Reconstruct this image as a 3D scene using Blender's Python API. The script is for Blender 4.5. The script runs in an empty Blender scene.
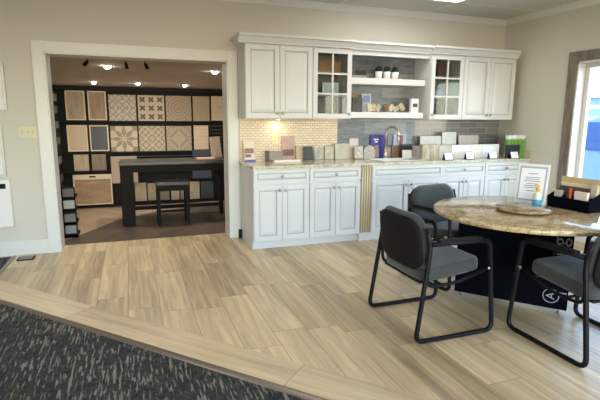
import bpy, bmesh, math, random
from mathutils import Vector, Matrix
R = math.radians
C = bpy.context.scene.collection
S = bpy.context.scene

# ------------------------------------------------------------------ camera, sky, exposure
cam = bpy.data.cameras.new('camera'); co = bpy.data.objects.new('camera', cam); C.objects.link(co)
cam.sensor_width = 36; cam.lens = 468.3 / 600 * 36; cam.clip_end = 200; cam.clip_start = .05
Fv = Vector((.33417, .92645, -.17326)); Rv = Vector((.94102, -.33831, .00593)); Uv = Vector((.05312, .16502, .98486))
M = Matrix((Rv, Uv, -Fv)).transposed().to_4x4(); M.translation = Vector((-1.1939, -5.3819, 1.4184)); co.matrix_world = M
S.camera = co
S.view_settings.view_transform = 'Standard'; S.view_settings.look = 'None'; S.view_settings.gamma = 1
S.view_settings.use_curve_mapping = False; S.view_settings.exposure = 1.1
try:
    S.cycles.use_denoising = True; S.cycles.max_bounces = 8; S.cycles.diffuse_bounces = 5
    S.cycles.sample_clamp_indirect = 6
except Exception: pass
w = bpy.data.worlds.new('sky'); S.world = w; w.use_nodes = True; nt = w.node_tree; nt.nodes.clear()
sky = nt.nodes.new('ShaderNodeTexSky'); sky.sky_type = 'NISHITA'; sky.sun_disc = False; sky.sun_elevation = R(50); sky.sun_rotation = R(200)
sky.air_density = 1.0; sky.dust_density = .7; sky.ozone_density = 1.0
bgn = nt.nodes.new('ShaderNodeBackground'); bgn.inputs[1].default_value = .95
won = nt.nodes.new('ShaderNodeOutputWorld'); nt.links.new(sky.outputs[0], bgn.inputs[0]); nt.links.new(bgn.outputs[0], won.inputs[0])

TROFFER = 4.3       # emission of the ceiling panels
def area(name, loc, rot, sx, sy, power, col, portal=False):
    l = bpy.data.lights.new(name, 'AREA'); l.shape = 'RECTANGLE'; l.size = sx; l.size_y = sy; l.energy = power; l.color = col
    if portal: l.cycles.is_portal = True
    o = bpy.data.objects.new(name, l); C.objects.link(o); o.location = loc; o.rotation_euler = rot; return o
area('window_portal', (3.90, -2.45, 1.33), (0, R(90), 0), 1.6, 2.6, 1, (1, 1, 1), True)
area('window_portal', (3.90, -6.4, 1.33), (0, R(90), 0), 1.6, 2.4, 1, (1, 1, 1), True)
area('window_portal', (-1.0, -9.7, 1.35), (R(90), 0, 0), 6.5, 2.2, 1, (1, 1, 1), True)

# ------------------------------------------------------------------ helpers
class MB:
    def __init__(s): s.bm = bmesh.new()
    def _merge(s, b, mi=0, mat=None):
        if mat is not None: bmesh.ops.transform(b, matrix=mat, verts=b.verts)
        for f in b.faces: f.material_index = mi
        me = bpy.data.meshes.new('t'); b.to_mesh(me); b.free(); s.bm.from_mesh(me); bpy.data.meshes.remove(me)
    def box(s, x0, x1, y0, y1, z0, z1, bev=0, seg=2, mi=0, mat=None):
        b = bmesh.new(); bmesh.ops.create_cube(b, size=1)
        for v in b.verts: v.co = Vector(((x0+x1)/2+v.co.x*(x1-x0), (y0+y1)/2+v.co.y*(y1-y0), (z0+z1)/2+v.co.z*(z1-z0)))
        if bev: bmesh.ops.bevel(b, geom=b.edges[:], offset=bev, segments=seg, profile=.5, affect='EDGES')
        s._merge(b, mi, mat); return s
    def tube(s, pts, r, n=10, fillet=0, cap=True, mi=0, fs=5, mat=None):
        pts = [Vector(p) for p in pts]
        if fillet:
            out = [pts[0]]
            for i in range(1, len(pts)-1):
                p, a, c = pts[i], pts[i-1]-pts[i], pts[i+1]-pts[i]
                f = min(fillet, a.length*.49, c.length*.49); A = p+a.normalized()*f; B = p+c.normalized()*f
                for k in range(fs+1):
                    t = k/fs; out.append(A*(1-t)**2 + p*2*t*(1-t) + B*t*t)
            out.append(pts[-1]); pts = out
        b = bmesh.new(); rings = []; up = None
        for i, p in enumerate(pts):
            t = ((pts[min(i+1, len(pts)-1)]-p).normalized() + (p-pts[max(i-1, 0)]).normalized())
            if t.length < 1e-6: t = Vector((0, 0, 1))
            t.normalize()
            if up is None:
                up = t.orthogonal().normalized()
            up = (up - t*up.dot(t)).normalized(); sd = t.cross(up)
            rr = r[i] if isinstance(r, (list, tuple)) else r
            rings.append([b.verts.new(p+(up*math.cos(2*math.pi*k/n)+sd*math.sin(2*math.pi*k/n))*rr) for k in range(n)])
        for i in range(len(rings)-1):
            for k in range(n):
                b.faces.new((rings[i][k], rings[i][(k+1) % n], rings[i+1][(k+1) % n], rings[i+1][k])).smooth = True
        if cap: b.faces.new(rings[0][::-1]); b.faces.new(rings[-1])
        bmesh.ops.recalc_face_normals(b, faces=b.faces)
        s._merge(b, mi, mat); return s
    def lathe(s, prof, c=(0, 0, 0), n=32, mi=0, smooth=True, mat=None):
        b = bmesh.new(); rings = []
        for (r, z) in prof:
            if r < 1e-6: rings.append([b.verts.new((c[0], c[1], c[2]+z))])
            else: rings.append([b.verts.new((c[0]+r*math.cos(2*math.pi*k/n), c[1]+r*math.sin(2*math.pi*k/n), c[2]+z)) for k in range(n)])
        for i in range(len(rings)-1):
            a, d = rings[i], rings[i+1]
            for k in range(n):
                q = (k+1) % n
                if len(a) == 1 and len(d) == 1: continue
                if len(a) == 1: f = b.faces.new((a[0], d[k], d[q]))
                elif len(d) == 1: f = b.faces.new((a[k], a[q], d[0]))
                else: f = b.faces.new((a[k], a[q], d[q], d[k]))
                f.smooth = smooth
        bmesh.ops.recalc_face_normals(b, faces=b.faces)
        s._merge(b, mi, mat); return s
    def prism(s, poly, axis, a0, a1, mi=0, bev=0, mat=None, seg=2):
        """extrude polygon (2D points in the two other axes) along axis from a0 to a1"""
        b = bmesh.new()
        def P(p, a): return {'x': (a, p[0], p[1]), 'y': (p[0], a, p[1]), 'z': (p[0], p[1], a)}[axis]
        lo = [b.verts.new(P(p, a0)) for p in poly]; hi = [b.verts.new(P(p, a1)) for p in poly]
        b.faces.new(lo); b.faces.new(hi[::-1]); n = len(poly)
        for k in range(n): b.faces.new((lo[k], hi[k], hi[(k+1) % n], lo[(k+1) % n]))
        bmesh.ops.recalc_face_normals(b, faces=b.faces)
        if bev: bmesh.ops.bevel(b, geom=b.edges[:], offset=bev, segments=seg, profile=.5, affect='EDGES')
        s._merge(b, mi, mat); return s
    def build(s, name, mats, parent=None, loc=None, rot=None, smooth=False):
        me = bpy.data.meshes.new(name); s.bm.to_mesh(me); s.bm.free()
        o = bpy.data.objects.new(name, me); C.objects.link(o)
        for m in (mats if isinstance(mats, (list, tuple)) else [mats]): me.materials.append(m)
        if parent: o.parent = parent
        if loc: o.location = loc
        if rot: o.rotation_euler = rot
        if smooth:
            for p in me.polygons: p.use_smooth = True
        return o
def B(*a, **k): return MB().box(*a, **k)
def tag(o, label=None, cat=None, group=None, kind=None):
    if label: o['label'] = label
    if cat: o['category'] = cat
    if group: o['group'] = group
    if kind: o['kind'] = kind
    return o
def empty(name, loc=(0, 0, 0), rz=0, label=None, cat=None, group=None):
    o = bpy.data.objects.new(name, None); C.objects.link(o); o.location = loc; o.rotation_euler.z = rz
    o.empty_display_size = .05
    return tag(o, label, cat, group)
def struct(o): o['kind'] = 'structure'; return o
def copy_tree(o, parent=None):
    c = o.copy(); C.objects.link(c)
    if parent: c.parent = parent
    for ch in [x for x in bpy.data.objects if x.parent == o]: copy_tree(ch, c)
    return c

# ------------------------------------------------------------------ materials
class NT:
    def __init__(s, name):
        s.m = bpy.data.materials.new(name); s.m.use_nodes = True; s.t = s.m.node_tree; s.b = s.t.nodes['Principled BSDF']
    def n(s, ty, **k):
        x = s.t.nodes.new('ShaderNode'+ty)
        for a, v in k.items(): setattr(x, a, v)
        return x
    def link(s, a, b): s.t.links.new(a, b)
    def setin(s, node, i, v):
        if hasattr(v, 'links') or hasattr(v, 'is_output'): s.link(v, node.inputs[i])
        else: node.inputs[i].default_value = v
    def math(s, op, a, b=0.0, c=None):
        x = s.n('Math', operation=op); s.setin(x, 0, a); s.setin(x, 1, b)
        if c is not None: s.setin(x, 2, c)
        return x.outputs[0]
    def co(s, kind='Object'): return s.n('TexCoord').outputs[kind]
    def sep(s, v): x = s.n('SeparateXYZ'); s.link(v, x.inputs[0]); return x.outputs
    def comb(s, a, b, c=0.0):
        x = s.n('CombineXYZ'); s.setin(x, 0, a); s.setin(x, 1, b); s.setin(x, 2, c); return x.outputs[0]
    def noise(s, v, scale, detail=3, rough=.5, dist=0):
        x = s.n('TexNoise'); s.link(v, x.inputs['Vector']); x.inputs['Scale'].default_value = scale
        x.inputs['Detail'].default_value = detail; x.inputs['Roughness'].default_value = rough; x.inputs['Distortion'].default_value = dist
        return x.outputs[0]
    def ramp(s, f, stops, interp='LINEAR'):
        x = s.n('ValToRGB'); s.link(f, x.inputs[0]); e = x.color_ramp; e.interpolation = interp
        while len(e.elements) < len(stops): e.elements.new(.5)
        for el, (p, c) in zip(e.elements, stops): el.position = p; el.color = (*c, 1) if len(c) == 3 else c
        return x.outputs[0]
    def mix(s, f, a, b, bt='MIX'):
        x = s.n('Mix', data_type='RGBA', blend_type=bt); s.setin(x, 0, f)
        for i, v in ((6, a), (7, b)): s.setin(x, i, (*v, 1) if isinstance(v, tuple) and len(v) == 3 else v)
        return x.outputs[2]
    def col(s, c): s.setin(s.b, 'Base Color', (*c, 1) if isinstance(c, tuple) else c); return s
    def rough(s, r): s.setin(s.b, 'Roughness', r); return s
    def bump(s, h, strength=.3, dist=.002):
        x = s.n('Bump'); s.link(h, x.inputs['Height']); x.inputs['Strength'].default_value = strength; x.inputs['Distance'].default_value = dist
        s.link(x.outputs[0], s.b.inputs['Normal']); return s
    def brick(s, v, bw, rh, mort, c1=(0, 0, 0), c2=(1, 1, 1), cm=(.5, .5, .5), off=.5, smooth=.1, bias=0):
        x = s.n('TexBrick'); x.offset = off; x.squash = 1; s.link(v, x.inputs['Vector'])
        for k, val in (('Color1', (*c1, 1)), ('Color2', (*c2, 1)), ('Mortar', (*cm, 1)), ('Scale', 1), ('Mortar Size', mort), ('Mortar Smooth', smooth), ('Bias', bias), ('Brick Width', bw), ('Row Height', rh)):
            x.inputs[k].default_value = val
        return x.outputs
def srgb(r, g, b):
    f = lambda c: (c/255/12.92 if c <= 10.3 else ((c/255+.055)/1.055)**2.4)
    return (f(r), f(g), f(b))
def plain(name, c, rough=.5, metal=0, spec=None, nz=0):
    q = NT(name).col(tuple(c)).rough(rough); q.b.inputs['Metallic'].default_value = metal
    if nz:
        f = q.noise(q.co(), 35, 4); q.col(q.mix(f, tuple(x*(1-nz) for x in c), tuple(min(1, x*(1+nz)) for x in c)))
    return q.m
def emis(name, c, st):
    q = NT(name); q.col(tuple(c)); q.b.inputs['Emission Color'].default_value = (*c, 1); q.b.inputs['Emission Strength'].default_value = st; return q.m
def glassmat():
    q = NT('clear_glass'); tr = q.n('BsdfTransparent'); tr.inputs[0].default_value = (.93, .95, .94, 1)
    gl = q.n('BsdfGlossy'); gl.inputs['Roughness'].default_value = .03; fr = q.n('Fresnel'); fr.inputs[0].default_value = 1.45
    mx = q.n('MixShader'); bf = q.n('NewGeometry').outputs['Backfacing']; q.link(q.math('MULTIPLY', fr.outputs[0], q.math('SUBTRACT', 1, bf)), mx.inputs[0]); q.link(tr.outputs[0], mx.inputs[1]); q.link(gl.outputs[0], mx.inputs[2])
    q.link(mx.outputs[0], q.t.nodes['Material Output'].inputs[0]); return q.m
def plank_mat(name, a, b, cm, ang=0, bw=.914, rh=.2286, ox=0, oy=0, grain=1., rough=.32):
    q = NT(name); v = q.co()
    mp = q.n('Mapping'); mp.inputs['Rotation'].default_value = (0, 0, ang); mp.inputs['Location'].default_value = (ox, oy, 0); q.link(v, mp.inputs[0])
    x, y, z = q.sep(mp.outputs[0])
    row = q.math('FLOOR', q.math('DIVIDE', x, rh))
    rnd = q.math('FRACT', q.math('MULTIPLY', q.math('SINE', q.math('MULTIPLY', row, 12.9898)), 437.58))
    yo = q.math('ADD', y, q.math('MULTIPLY', rnd, bw))
    br = q.brick(q.comb(yo, x), bw, rh, .0016, off=0, cm=(.5, .5, .5), smooth=0)
    tint = q.math('MULTIPLY', br[0], 1.0)
    gv = q.comb(q.math('MULTIPLY', x, 21), q.math('ADD', q.math('MULTIPLY', y, 1.1), q.math('MULTIPLY', tint, 37)), q.math('MULTIPLY', tint, 11))
    g = q.noise(gv, 1, 6, .7, .9); g2 = q.noise(gv, .28, 3, .6, .5)
    f = q.math('ADD', q.math('MULTIPLY', g, .8*grain), q.math('ADD', q.math('MULTIPLY', tint, .2), q.math('MULTIPLY', g2, .75)))
    c = q.ramp(q.math('SUBTRACT', f, .385), [(.14, b), (.45, tuple((i+j)/2 for i, j in zip(a, b))), (.76, a)])
    q.col(q.mix(br[1], c, cm)); q.rough(q.math('ADD', rough, q.math('MULTIPLY', g, .12)))
    q.bump(q.math('SUBTRACT', 1, br[1]), .25, .001); return q.m

m_wall = NT('painted_wall'); _f = m_wall.noise(m_wall.co(), 60, 2); m_wall.col(m_wall.mix(_f, srgb(200, 196, 184), srgb(204, 200, 188))).rough(.75).bump(_f, .05); m_wall = m_wall.m
m_trim = plain('white_trim', srgb(214, 213, 207), .35)
m_cab = plain('white_cabinet_paint', srgb(210, 211, 210), .35)
m_groove = plain('grey_groove', srgb(174, 171, 164), .5)  # greyer tone for the recess around the door centre panel
m_cabin = plain('cabinet_interior', srgb(128, 126, 118), .5)
m_knob = plain('brushed_nickel', (.45, .43, .40), .3, 1)
m_glass = glassmat()
m_floor = plank_mat('wood_look_tile', srgb(238, 212, 166), srgb(138, 114, 84), srgb(138, 114, 86), ox=-.096+.2286*3)
m_border = plank_mat('wood_look_border', srgb(238, 213, 170), srgb(170, 146, 112), srgb(138, 114, 86), ang=R(-42.5), bw=1.8, rh=.5, ox=.25)
m_back_dark = plank_mat('dark_back_floor', srgb(108, 92, 76), srgb(70, 59, 49), srgb(46, 38, 31), ang=R(30), bw=.7, rh=.14)  # darker planks on the doorway side of the bent boundary
m_back_light = plank_mat('pale_back_floor', srgb(206, 178, 146), srgb(160, 134, 106), srgb(105, 85, 66), ang=R(-40), bw=.9, rh=.16)  # paler planks beyond that boundary
m_strip = plain('reducer_strip', srgb(120, 105, 90), .3, .3)
# carpet
q = NT('charcoal_carpet'); v = q.co(); x, y, z = q.sep(v)
big = q.noise(v, 1.6, 2); st = q.noise(q.comb(q.math('MULTIPLY', x, 62), q.math('MULTIPLY', y, 7.5)), 1, 4, .6, .4)
mask = q.ramp(q.math('ADD', st, q.math('MULTIPLY', q.math('SUBTRACT', big, .5), .22)), [(.55, (0, 0, 0)), (.605, (1, 1, 1))])
fib = q.noise(v, 240, 2); dk = q.mix(q.ramp(q.noise(v, 34, 4, .7), [(.42, (0, 0, 0)), (.6, (1, 1, 1))]), srgb(26, 30, 36), srgb(66, 63, 52)); lt = q.mix(fib, srgb(88, 88, 80), srgb(160, 156, 136))
q.col(q.mix(mask, dk, lt)).rough(.95).bump(q.noise(v, 120, 3), .9, .006); m_carpet = q.m
# granite
def granite(name, c1, c2, c3, c4, sc=1, rough=.12):
    q = NT(name); v = q.co(); a = q.noise(v, 9*sc, 6, .65, .6); b = q.noise(v, 38*sc, 5, .7); c = q.noise(v, 95*sc, 3, .6)
    k = q.ramp(a, [(.32, c2), (.5, c1), (.68, c3)]); k = q.mix(q.ramp(b, [(.52, (0, 0, 0)), (.62, (1, 1, 1))]), k, c2)
    k = q.mix(q.ramp(c, [(.60, (0, 0, 0)), (.66, (1, 1, 1))]), k, c4); q.col(k).rough(rough); return q.m
m_granite = granite('brown_granite', srgb(204, 182, 138), srgb(152, 124, 88), srgb(220, 202, 162), srgb(100, 80, 60), 1.5, .09)
m_granite_c = granite('beige_granite', srgb(208, 200, 178), srgb(176, 160, 132), srgb(224, 218, 200), srgb(120, 106, 88), 1.4)
# ceiling tile
q = NT('ceiling_tile'); v = q.co(); br = q.brick(v, 1.22, .61, .012, (.5, .5, .5), (.56, .56, .56), (.5, .5, .5), off=0, smooth=0)
sp = q.noise(v, 160, 2, .7); q.col(q.mix(br[1], q.mix(q.ramp(sp, [(.3, (0, 0, 0)), (.45, (1, 1, 1))]), srgb(150, 148, 140), srgb(205, 202, 190)), srgb(225, 222, 212))).rough(.9)
q.bump(q.math('ADD', br[1], q.math('MULTIPLY', sp, .3)), .4, .004); m_ceil = q.m
m_backwall = plain('tan_wall', srgb(146, 138, 126), .8)
# backsplashes (y/z plane: use x,z)
def xz(q):
    x, y, z = q.sep(q.co()); return q.comb(x, z)
q = NT('picket_mosaic'); br = q.brick(xz(q), .062, .030, .0065, srgb(232, 216, 192), srgb(216, 198, 172), srgb(190, 168, 140), off=.5, smooth=.8)
q.col(br[0]).rough(.18).bump(q.math('SUBTRACT', 1, br[1]), .5, .003); m_mosaic = q.m
q = NT('slate_tile'); v = xz(q); br = q.brick(v, .61, .152, .002, srgb(84, 88, 96), srgb(148, 150, 152), srgb(64, 66, 68), off=.37, smooth=0)
x, y, z = q.sep(q.co()); n1 = q.noise(q.comb(q.math('MULTIPLY', x, 3), q.math('MULTIPLY', z, 12), br[0]), 1.2, 6, .65, .8)
q.col(q.mix(q.ramp(n1, [(.35, (0, 0, 0)), (.7, (1, 1, 1))]), q.mix(.35, br[0], srgb(84, 90, 100)), q.mix(.35, br[0], srgb(182, 184, 186)))).rough(.3).bump(n1, .2, .002); m_slate = q.m
q = NT('grey_glass_subway'); br = q.brick(xz(q), .305, .076, .003, srgb(118, 116, 120), srgb(138, 134, 134), srgb(165, 160, 156), off=.5, smooth=0)
q.col(br[0]).rough(.12).bump(q.math('SUBTRACT', 1, br[1]), .4, .002); m_subway = q.m
m_black = plain('black_steel', (.006, .006, .008), .4); m_black.node_tree.nodes['Principled BSDF'].inputs['Specular IOR Level'].default_value = .2
m_blackp = plain('black_plastic', (.009, .009, .010), .6); m_blackp.node_tree.nodes['Principled BSDF'].inputs['Specular IOR Level'].default_value = .15
m_navy = plain('black_laminate', (.003, .0035, .006), .6); m_navy.node_tree.nodes['Principled BSDF'].inputs['Specular IOR Level'].default_value = .02
m_darkw = plain('espresso_wood', srgb(34, 30, 27), .45, nz=.2); m_darkw.node_tree.nodes['Principled BSDF'].inputs['Specular IOR Level'].default_value = .04
m_rack = plain('black_rack', srgb(22, 18, 16), .6); m_rack.node_tree.nodes['Principled BSDF'].inputs['Specular IOR Level'].default_value = .2
m_white = plain('white_card', srgb(232, 232, 230), .6)
m_whitep = plain('white_plastic', srgb(225, 225, 220), .35)
q = NT('grey_green_fabric'); f = q.noise(q.co(), 420, 2); q.col(q.mix(f, srgb(42, 46, 44), srgb(62, 67, 63))).rough(.8).bump(f, .4, .0015)
q.b.inputs['Sheen Weight'].default_value = .3; m_fab = q.m
q = NT('weathered_wood'); x, y, z = q.sep(q.co()); g = q.noise(q.comb(q.math('MULTIPLY', x, 30), q.math('MULTIPLY', y, 30), q.math('MULTIPLY', z, 3)), 1, 5, .6, .5)
q.col(q.ramp(g, [(.3, srgb(84, 76, 66)), (.7, srgb(142, 130, 114))])).rough(.6); m_wwood = q.m
m_pil = plain('tan_pilaster', srgb(214, 202, 170), .4)
m_pilg = plain('pilaster_groove_stain', srgb(150, 128, 92), .5)

# ------------------------------------------------------------------ structure
W = 3.735; YB = -9.6; XL = -6.4; ZC = 2.74; WT = .26
# carpet everywhere, wood slab on it
struct(B(XL, W, YB, 0, -.10, -.012).build('floor', m_carpet))
ln = lambda x, c: -1.09*x + c
c_in, c_out, c_car = -3.355, -3.728, -3.815
xe = (YB - c_out)/-1.09
def slab(name, poly, z0, z1, mat): return struct(MB().prism(poly, 'z', z0, z1).build(name, mat))
XE = -2.36
slab('floor', [(XE, 0), (XE, ln(XE, c_in)), ((YB-c_in)/-1.09 if (YB-c_in)/-1.09 < W else W, ln(W, c_in)), (W, 0)], -.0119, 0, m_floor)
slab('floor', [(XE, ln(XE, c_in)), (XE, ln(XE, c_out)), (W, ln(W, c_out)), (W, ln(W, c_in))], -.0119, 0, m_border)
# reducer strip along diagonal and along the left edge
def strip(name, p0, p1, wd):
    p0 = Vector(p0); p1 = Vector(p1); d = (p1-p0); L = d.length; a = math.atan2(d.y, d.x)
    o = MB().prism([(0, -.0119), (0, .003), (-.012, .004), (-wd*.8, -.004), (-wd, -.0119)], 'x', 0, L).build(name, m_strip)
    o.location = (p0.x, p0.y, 0); o.rotation_euler.z = a; return struct(o)
strip('trim_1', (XE, ln(XE, c_out), 0), (W, ln(W, c_out), 0), .036)
strip('trim_2', (XE, 0, 0), (XE, ln(XE, c_out), 0), .052)
# back wall with opening
OX0, OX1, OZ = -1.953, -.128, 2.039
struct(B(XL, OX0, 0, WT, 0, ZC).box(OX1, W, 0, WT, 0, ZC).box(OX0, OX1, 0, WT, OZ, ZC).build('wall_back', m_wall))
# right wall with two windows
WY0, WY1, WZ0, WZ1 = -1.19, -3.75, .57, 2.075
V0, V1 = -5.2, -7.6
rw = MB(); wt2 = .22
rw.box(W, W+wt2, WY0, WT, 0, ZC).box(W, W+wt2, V0, WY1, 0, ZC).box(W, W+wt2, YB, V1, 0, ZC)
for a, b_ in ((WY1, WY0), (V1, V0)): rw.box(W, W+wt2, a, b_, 0, WZ0).box(W, W+wt2, a, b_, WZ1, ZC)
struct(rw.build('wall_right', m_wall))
struct(B(XL-.2, XL, YB, WT, 0, ZC).build('wall_left', m_wall))
SX0, SX1, SZ0, SZ1 = -4.3, 2.3, .25, 2.5
struct(B(XL-.2, SX0, YB-.2, YB, 0, ZC).box(SX1, W+wt2, YB-.2, YB, 0, ZC).box(SX0, SX1, YB-.2, YB, 0, SZ0).box(SX0, SX1, YB-.2, YB, SZ1, ZC).build('wall_front', m_wall))
sf = MB()
for k in range(5):
    xx = SX0 + (SX1-SX0)*k/4; sf.box(xx-.03, xx+.03, YB-.12, YB-.04, SZ0, SZ1)
sf.box(SX0, SX1, YB-.12, YB-.04, SZ0, SZ0+.06).box(SX0, SX1, YB-.12, YB-.04, SZ1-.06, SZ1)
struct(sf.build('window_3', m_trim))
struct(B(XL-.2, W+wt2, YB-.2, WT, ZC, ZC+.1).build('ceiling', m_ceil, loc=(0, 0, 0)))
# crown moulding
cp = lambda s: [(0, 2.672), (-.012, 2.672), (-.016, 2.69), (-.045, 2.725), (-.05, ZC), (0, ZC)]
struct(MB().prism(cp(0), 'x', XL, W).build('trim_3', m_trim))
struct(MB().prism([(W+a, b_) for a, b_ in cp(0)], 'y', YB, 0).build('trim_4', m_trim))
# baseboards
struct(B(XL, OX0-.108, -.018, 0, 0, .157, .004).build('baseboard_back', m_trim))
struct(B(W-.018, W, YB, -.66, 0, .125, .004).build('baseboard_right', m_trim))
# door casing + jamb lining
cs = MB()
cs.box(OX0-.108, OX0, -.022, 0, 0, OZ+.108, .003).box(OX1, OX1+.108, -.022, 0, 0, OZ+.108, .003).box(OX0, OX1, -.022, 0, OZ, OZ+.108, .003)
cs.box(OX0-.001, OX0+.012, -.01, WT+.01, 0, OZ).box(OX1-.012, OX1+.001, -.01, WT+.01, 0, OZ).box(OX0, OX1, -.01, WT+.01, OZ-.012, OZ+.001)
struct(cs.build('door_1', m_trim))
# window 1: weathered casing, white jamb, sash, glass
def window(name, y0, y1):
    r = empty(name); struct(r)
    f = MB(); c_ = .115
    f.box(W-.022, W, y0-.001, y0+c_, WZ0-.1, WZ1+c_, .002).box(W-.022, W, y1-c_, y1+.001, WZ0-.1, WZ1+c_, .002).box(W-.022, W, y1, y0, WZ1, WZ1+c_, .002)
    f.build('window_casing', m_wwood, r)
    j = MB(); j.box(W-.01, W+.2, y0-.02, y0, WZ0, WZ1).box(W-.01, W+.2, y1, y1+.02, WZ0, WZ1).box(W-.01, W+.2, y1, y0, WZ1-.02, WZ1).box(W-.05, W+.2, y1, y0, WZ0-.03, WZ0+.01, .004)
    j.build('window_jamb', m_trim, r)
    s_ = MB(); ym = (y0+y1)/2; xs, xf = W+.10, W+.16
    for a, b_ in ((y0-.02-.055, y0-.0205), (y1+.0205, y1+.075), (ym-.04, ym+.04)): s_.box(xs+.001, xf-.001, a, b_, WZ0+.061, WZ1-.071, .004)
    s_.box(xs, xf, y1+.02, y0-.02, WZ0+.01, WZ0+.06, .006).box(xs, xf, y1+.02, y0-.02, WZ1-.07, WZ1-.02, .006)
    s_.build('window_sash', m_trim, r)
    B(W+.125, W+.131, y1+.07, y0-.07, WZ0+.055, WZ1-.065).build('window_pane', m_glass, r)
window('window_1', WY0, WY1); window('window_2', V0, V1)

# back room shell
BY1 = 12.6; BXL = -3.4; BXR = 2.4; BZ = 2.45
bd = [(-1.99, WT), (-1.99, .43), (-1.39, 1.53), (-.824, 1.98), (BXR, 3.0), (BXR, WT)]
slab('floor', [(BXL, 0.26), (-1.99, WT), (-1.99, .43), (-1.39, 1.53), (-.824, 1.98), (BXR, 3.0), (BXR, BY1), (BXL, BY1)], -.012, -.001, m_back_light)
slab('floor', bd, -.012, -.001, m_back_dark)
slab('floor', [(OX0, 0), (OX1, 0), (OX1, WT), (OX0, WT)], -.012, -.0005, m_floor)
struct(B(BXL-.1, BXL, WT, BY1, 0, BZ).build('wall_left', m_backwall))
struct(B(BXR, BXR+.1, WT, BY1, 0, BZ).build('wall_right', m_backwall))
struct(B(BXL-.1, BXR+.1, BY1, BY1+.1, 0, BZ).build('wall_back', m_backwall))
struct(B(BXL-.1, BXR+.1, WT, BY1+.1, BZ, BZ+.1).build('ceiling', plain('tan_ceiling', srgb(178, 176, 170), .85)))

# ------------------------------------------------------------------ ceiling panels
m_tro = emis('lit_diffuser', (.98, .99, 1.0), TROFFER)
n_ = 0
for (x, y) in ((1.21, -1.25), (-2.0, -3.1), (1.2, -4.9), (-2.0, -6.2), (-4.7, -3.1), (1.2, -7.9)):
    r = empty('ceiling_light', (x, y, ZC), 0, 'lit white recessed ceiling panel light cut by the top edge of the photo' if n_ == 0 else 'lit white ceiling panel light above the carpet behind the camera', 'ceiling light', 'ceiling panel lights')
    n_ += 1
    B(0, .03, 0, .61, -.018, 0).box(1.19, 1.22, 0, .61, -.018, 0).box(.03, 1.19, 0, .03, -.018, 0).box(.03, 1.19, .58, .61, -.018, 0).build('frame', m_whitep, r)
    B(.03, 1.19, .03, .58, -.012, -.002).build('diffuser', m_tro, r)

# ------------------------------------------------------------------ cabinets
def door_mesh(w_, h_, t=.022, st=.055, glass=False, rows=3, cols=2):
    """front faces -Y, local origin at bottom-left of front plane (y=0 front, +t back)"""
    b = MB()
    b.box(0, st, 0, t, 0, h_, .003).box(w_-st, w_, 0, t, 0, h_, .003).box(st, w_-st, 0, t, 0, st, .003).box(st, w_-st, 0, t, h_-st, h_, .003)
    if not glass:
        b.box(st-.002, w_-st+.002, .011, t, st-.002, h_-st+.002, mi=1)
        # raised centre panel with sloping edges
        g = .012; s2 = .032; bm = bmesh.new(); x0, x1, z0, z1 = st+g, w_-st-g, st+g, h_-st-g
        if z1-z0 < 2*s2+.01: s2 = max(.006, (z1-z0)/2-.008)
        o = [bm.verts.new(p) for p in ((x0, .010, z0), (x1, .010, z0), (x1, .010, z1), (x0, .010, z1))]
        i = [bm.verts.new(p) for p in ((x0+s2, .002, z0+s2), (x1-s2, .002, z0+s2), (x1-s2, .002, z1-s2), (x0+s2, .002, z1-s2))]
        bm.faces.new(i)
        for k in range(4): bm.faces.new((o[k], o[(k+1) % 4], i[(k+1) % 4], i[k]))
        bmesh.ops.recalc_face_normals(bm, faces=bm.faces); b._merge(bm)
    else:
        m = .009
        for k in range(1, cols): xx = st+(w_-2*st)*k/cols; b.box(xx-m, xx+m, .002, t-.002, st, h_-st)
        for k in range(1, rows): zz = st+(h_-2*st)*k/rows; b.box(st, w_-st, .003, t-.003, zz-m, zz+m)
    return b
KN = [(0, .004), (.006, .004), (.006, -.010), (.012, -.013), (.018, -.018), (.018, -.025), (.011, -.031), (0, -.032)]
def knob(parent, x, z):
    MB().lathe([(r, -h) for r, h in KN], n=14, mat=Matrix.Translation((x, 0, z)) @ Matrix.Rotation(R(90), 4, 'X')).build('knob', m_knob, parent)
def door(root, x, z, w_, h_, kx, kz, yf, name='door', **k):
    d = door_mesh(w_, h_, **k).build(name, [m_cab, m_groove], root, loc=(x, yf, z)); knob(d, kx, kz)
    if k.get('glass'): B(.05, w_-.05, .010, .013, .05, h_-.05).build('glass_pane', m_glass, d)
    return d
def base_cab(x0, x1, label, kind='drawer', yd=-.61, filler=0):
    r = empty('base_cabinet', (x0, 0, 0), 0, label, 'cabinet', 'white base cabinets along the wall'); w_ = x1-x0
    b = MB().box(0.0, w_, -.565 if kind == 'drawer' else -.60, -.01, 0, .088)
    if kind == 'sink': b.box(0, w_, yd, yd+.02, .088, .883).box(0, .018, yd+.02, -.001, .088, .883).box(w_-.018, w_, yd+.02, -.001, .088, .883).box(.018, w_-.018, yd+.02, -.001, .088, .135).box(.018, w_-.018, -.012, -.001, .135, .883)
    else: b.box(0, w_, yd, -.001, .088, .883, .0015)
    b.build('body', m_cab, r)
    g = .005; x_end = w_-filler
    yf = yd-.021
    zb, zt = .096, .706
    hw = (x_end-3*g)/2
    door(r, g, zb, hw, zt-zb, hw-.03, zt-zb-.055, yf); door(r, 2*g+hw, zb, hw, zt-zb, .03, zt-zb-.055, yf)
    dm = door_mesh(x_end-2*g, .142, st=.035).build('drawer' if kind == 'drawer' else 'false_drawer_front', [m_cab, m_groove], r, loc=(g, yf, .728))
    if kind == 'drawer': knob(dm, (x_end-2*g)/2, .071)
    return r
base_cab(0, .631, 'white base cabinet at the left end of the counter, next to the doorway')
base_cab(.631, 1.262, 'white base cabinet just left of the fluted tan pilaster')
base_cab(1.395, 2.362, 'wide white sink base cabinet right of the fluted pilaster, without a drawer knob', 'sink', yd=-.625)
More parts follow.
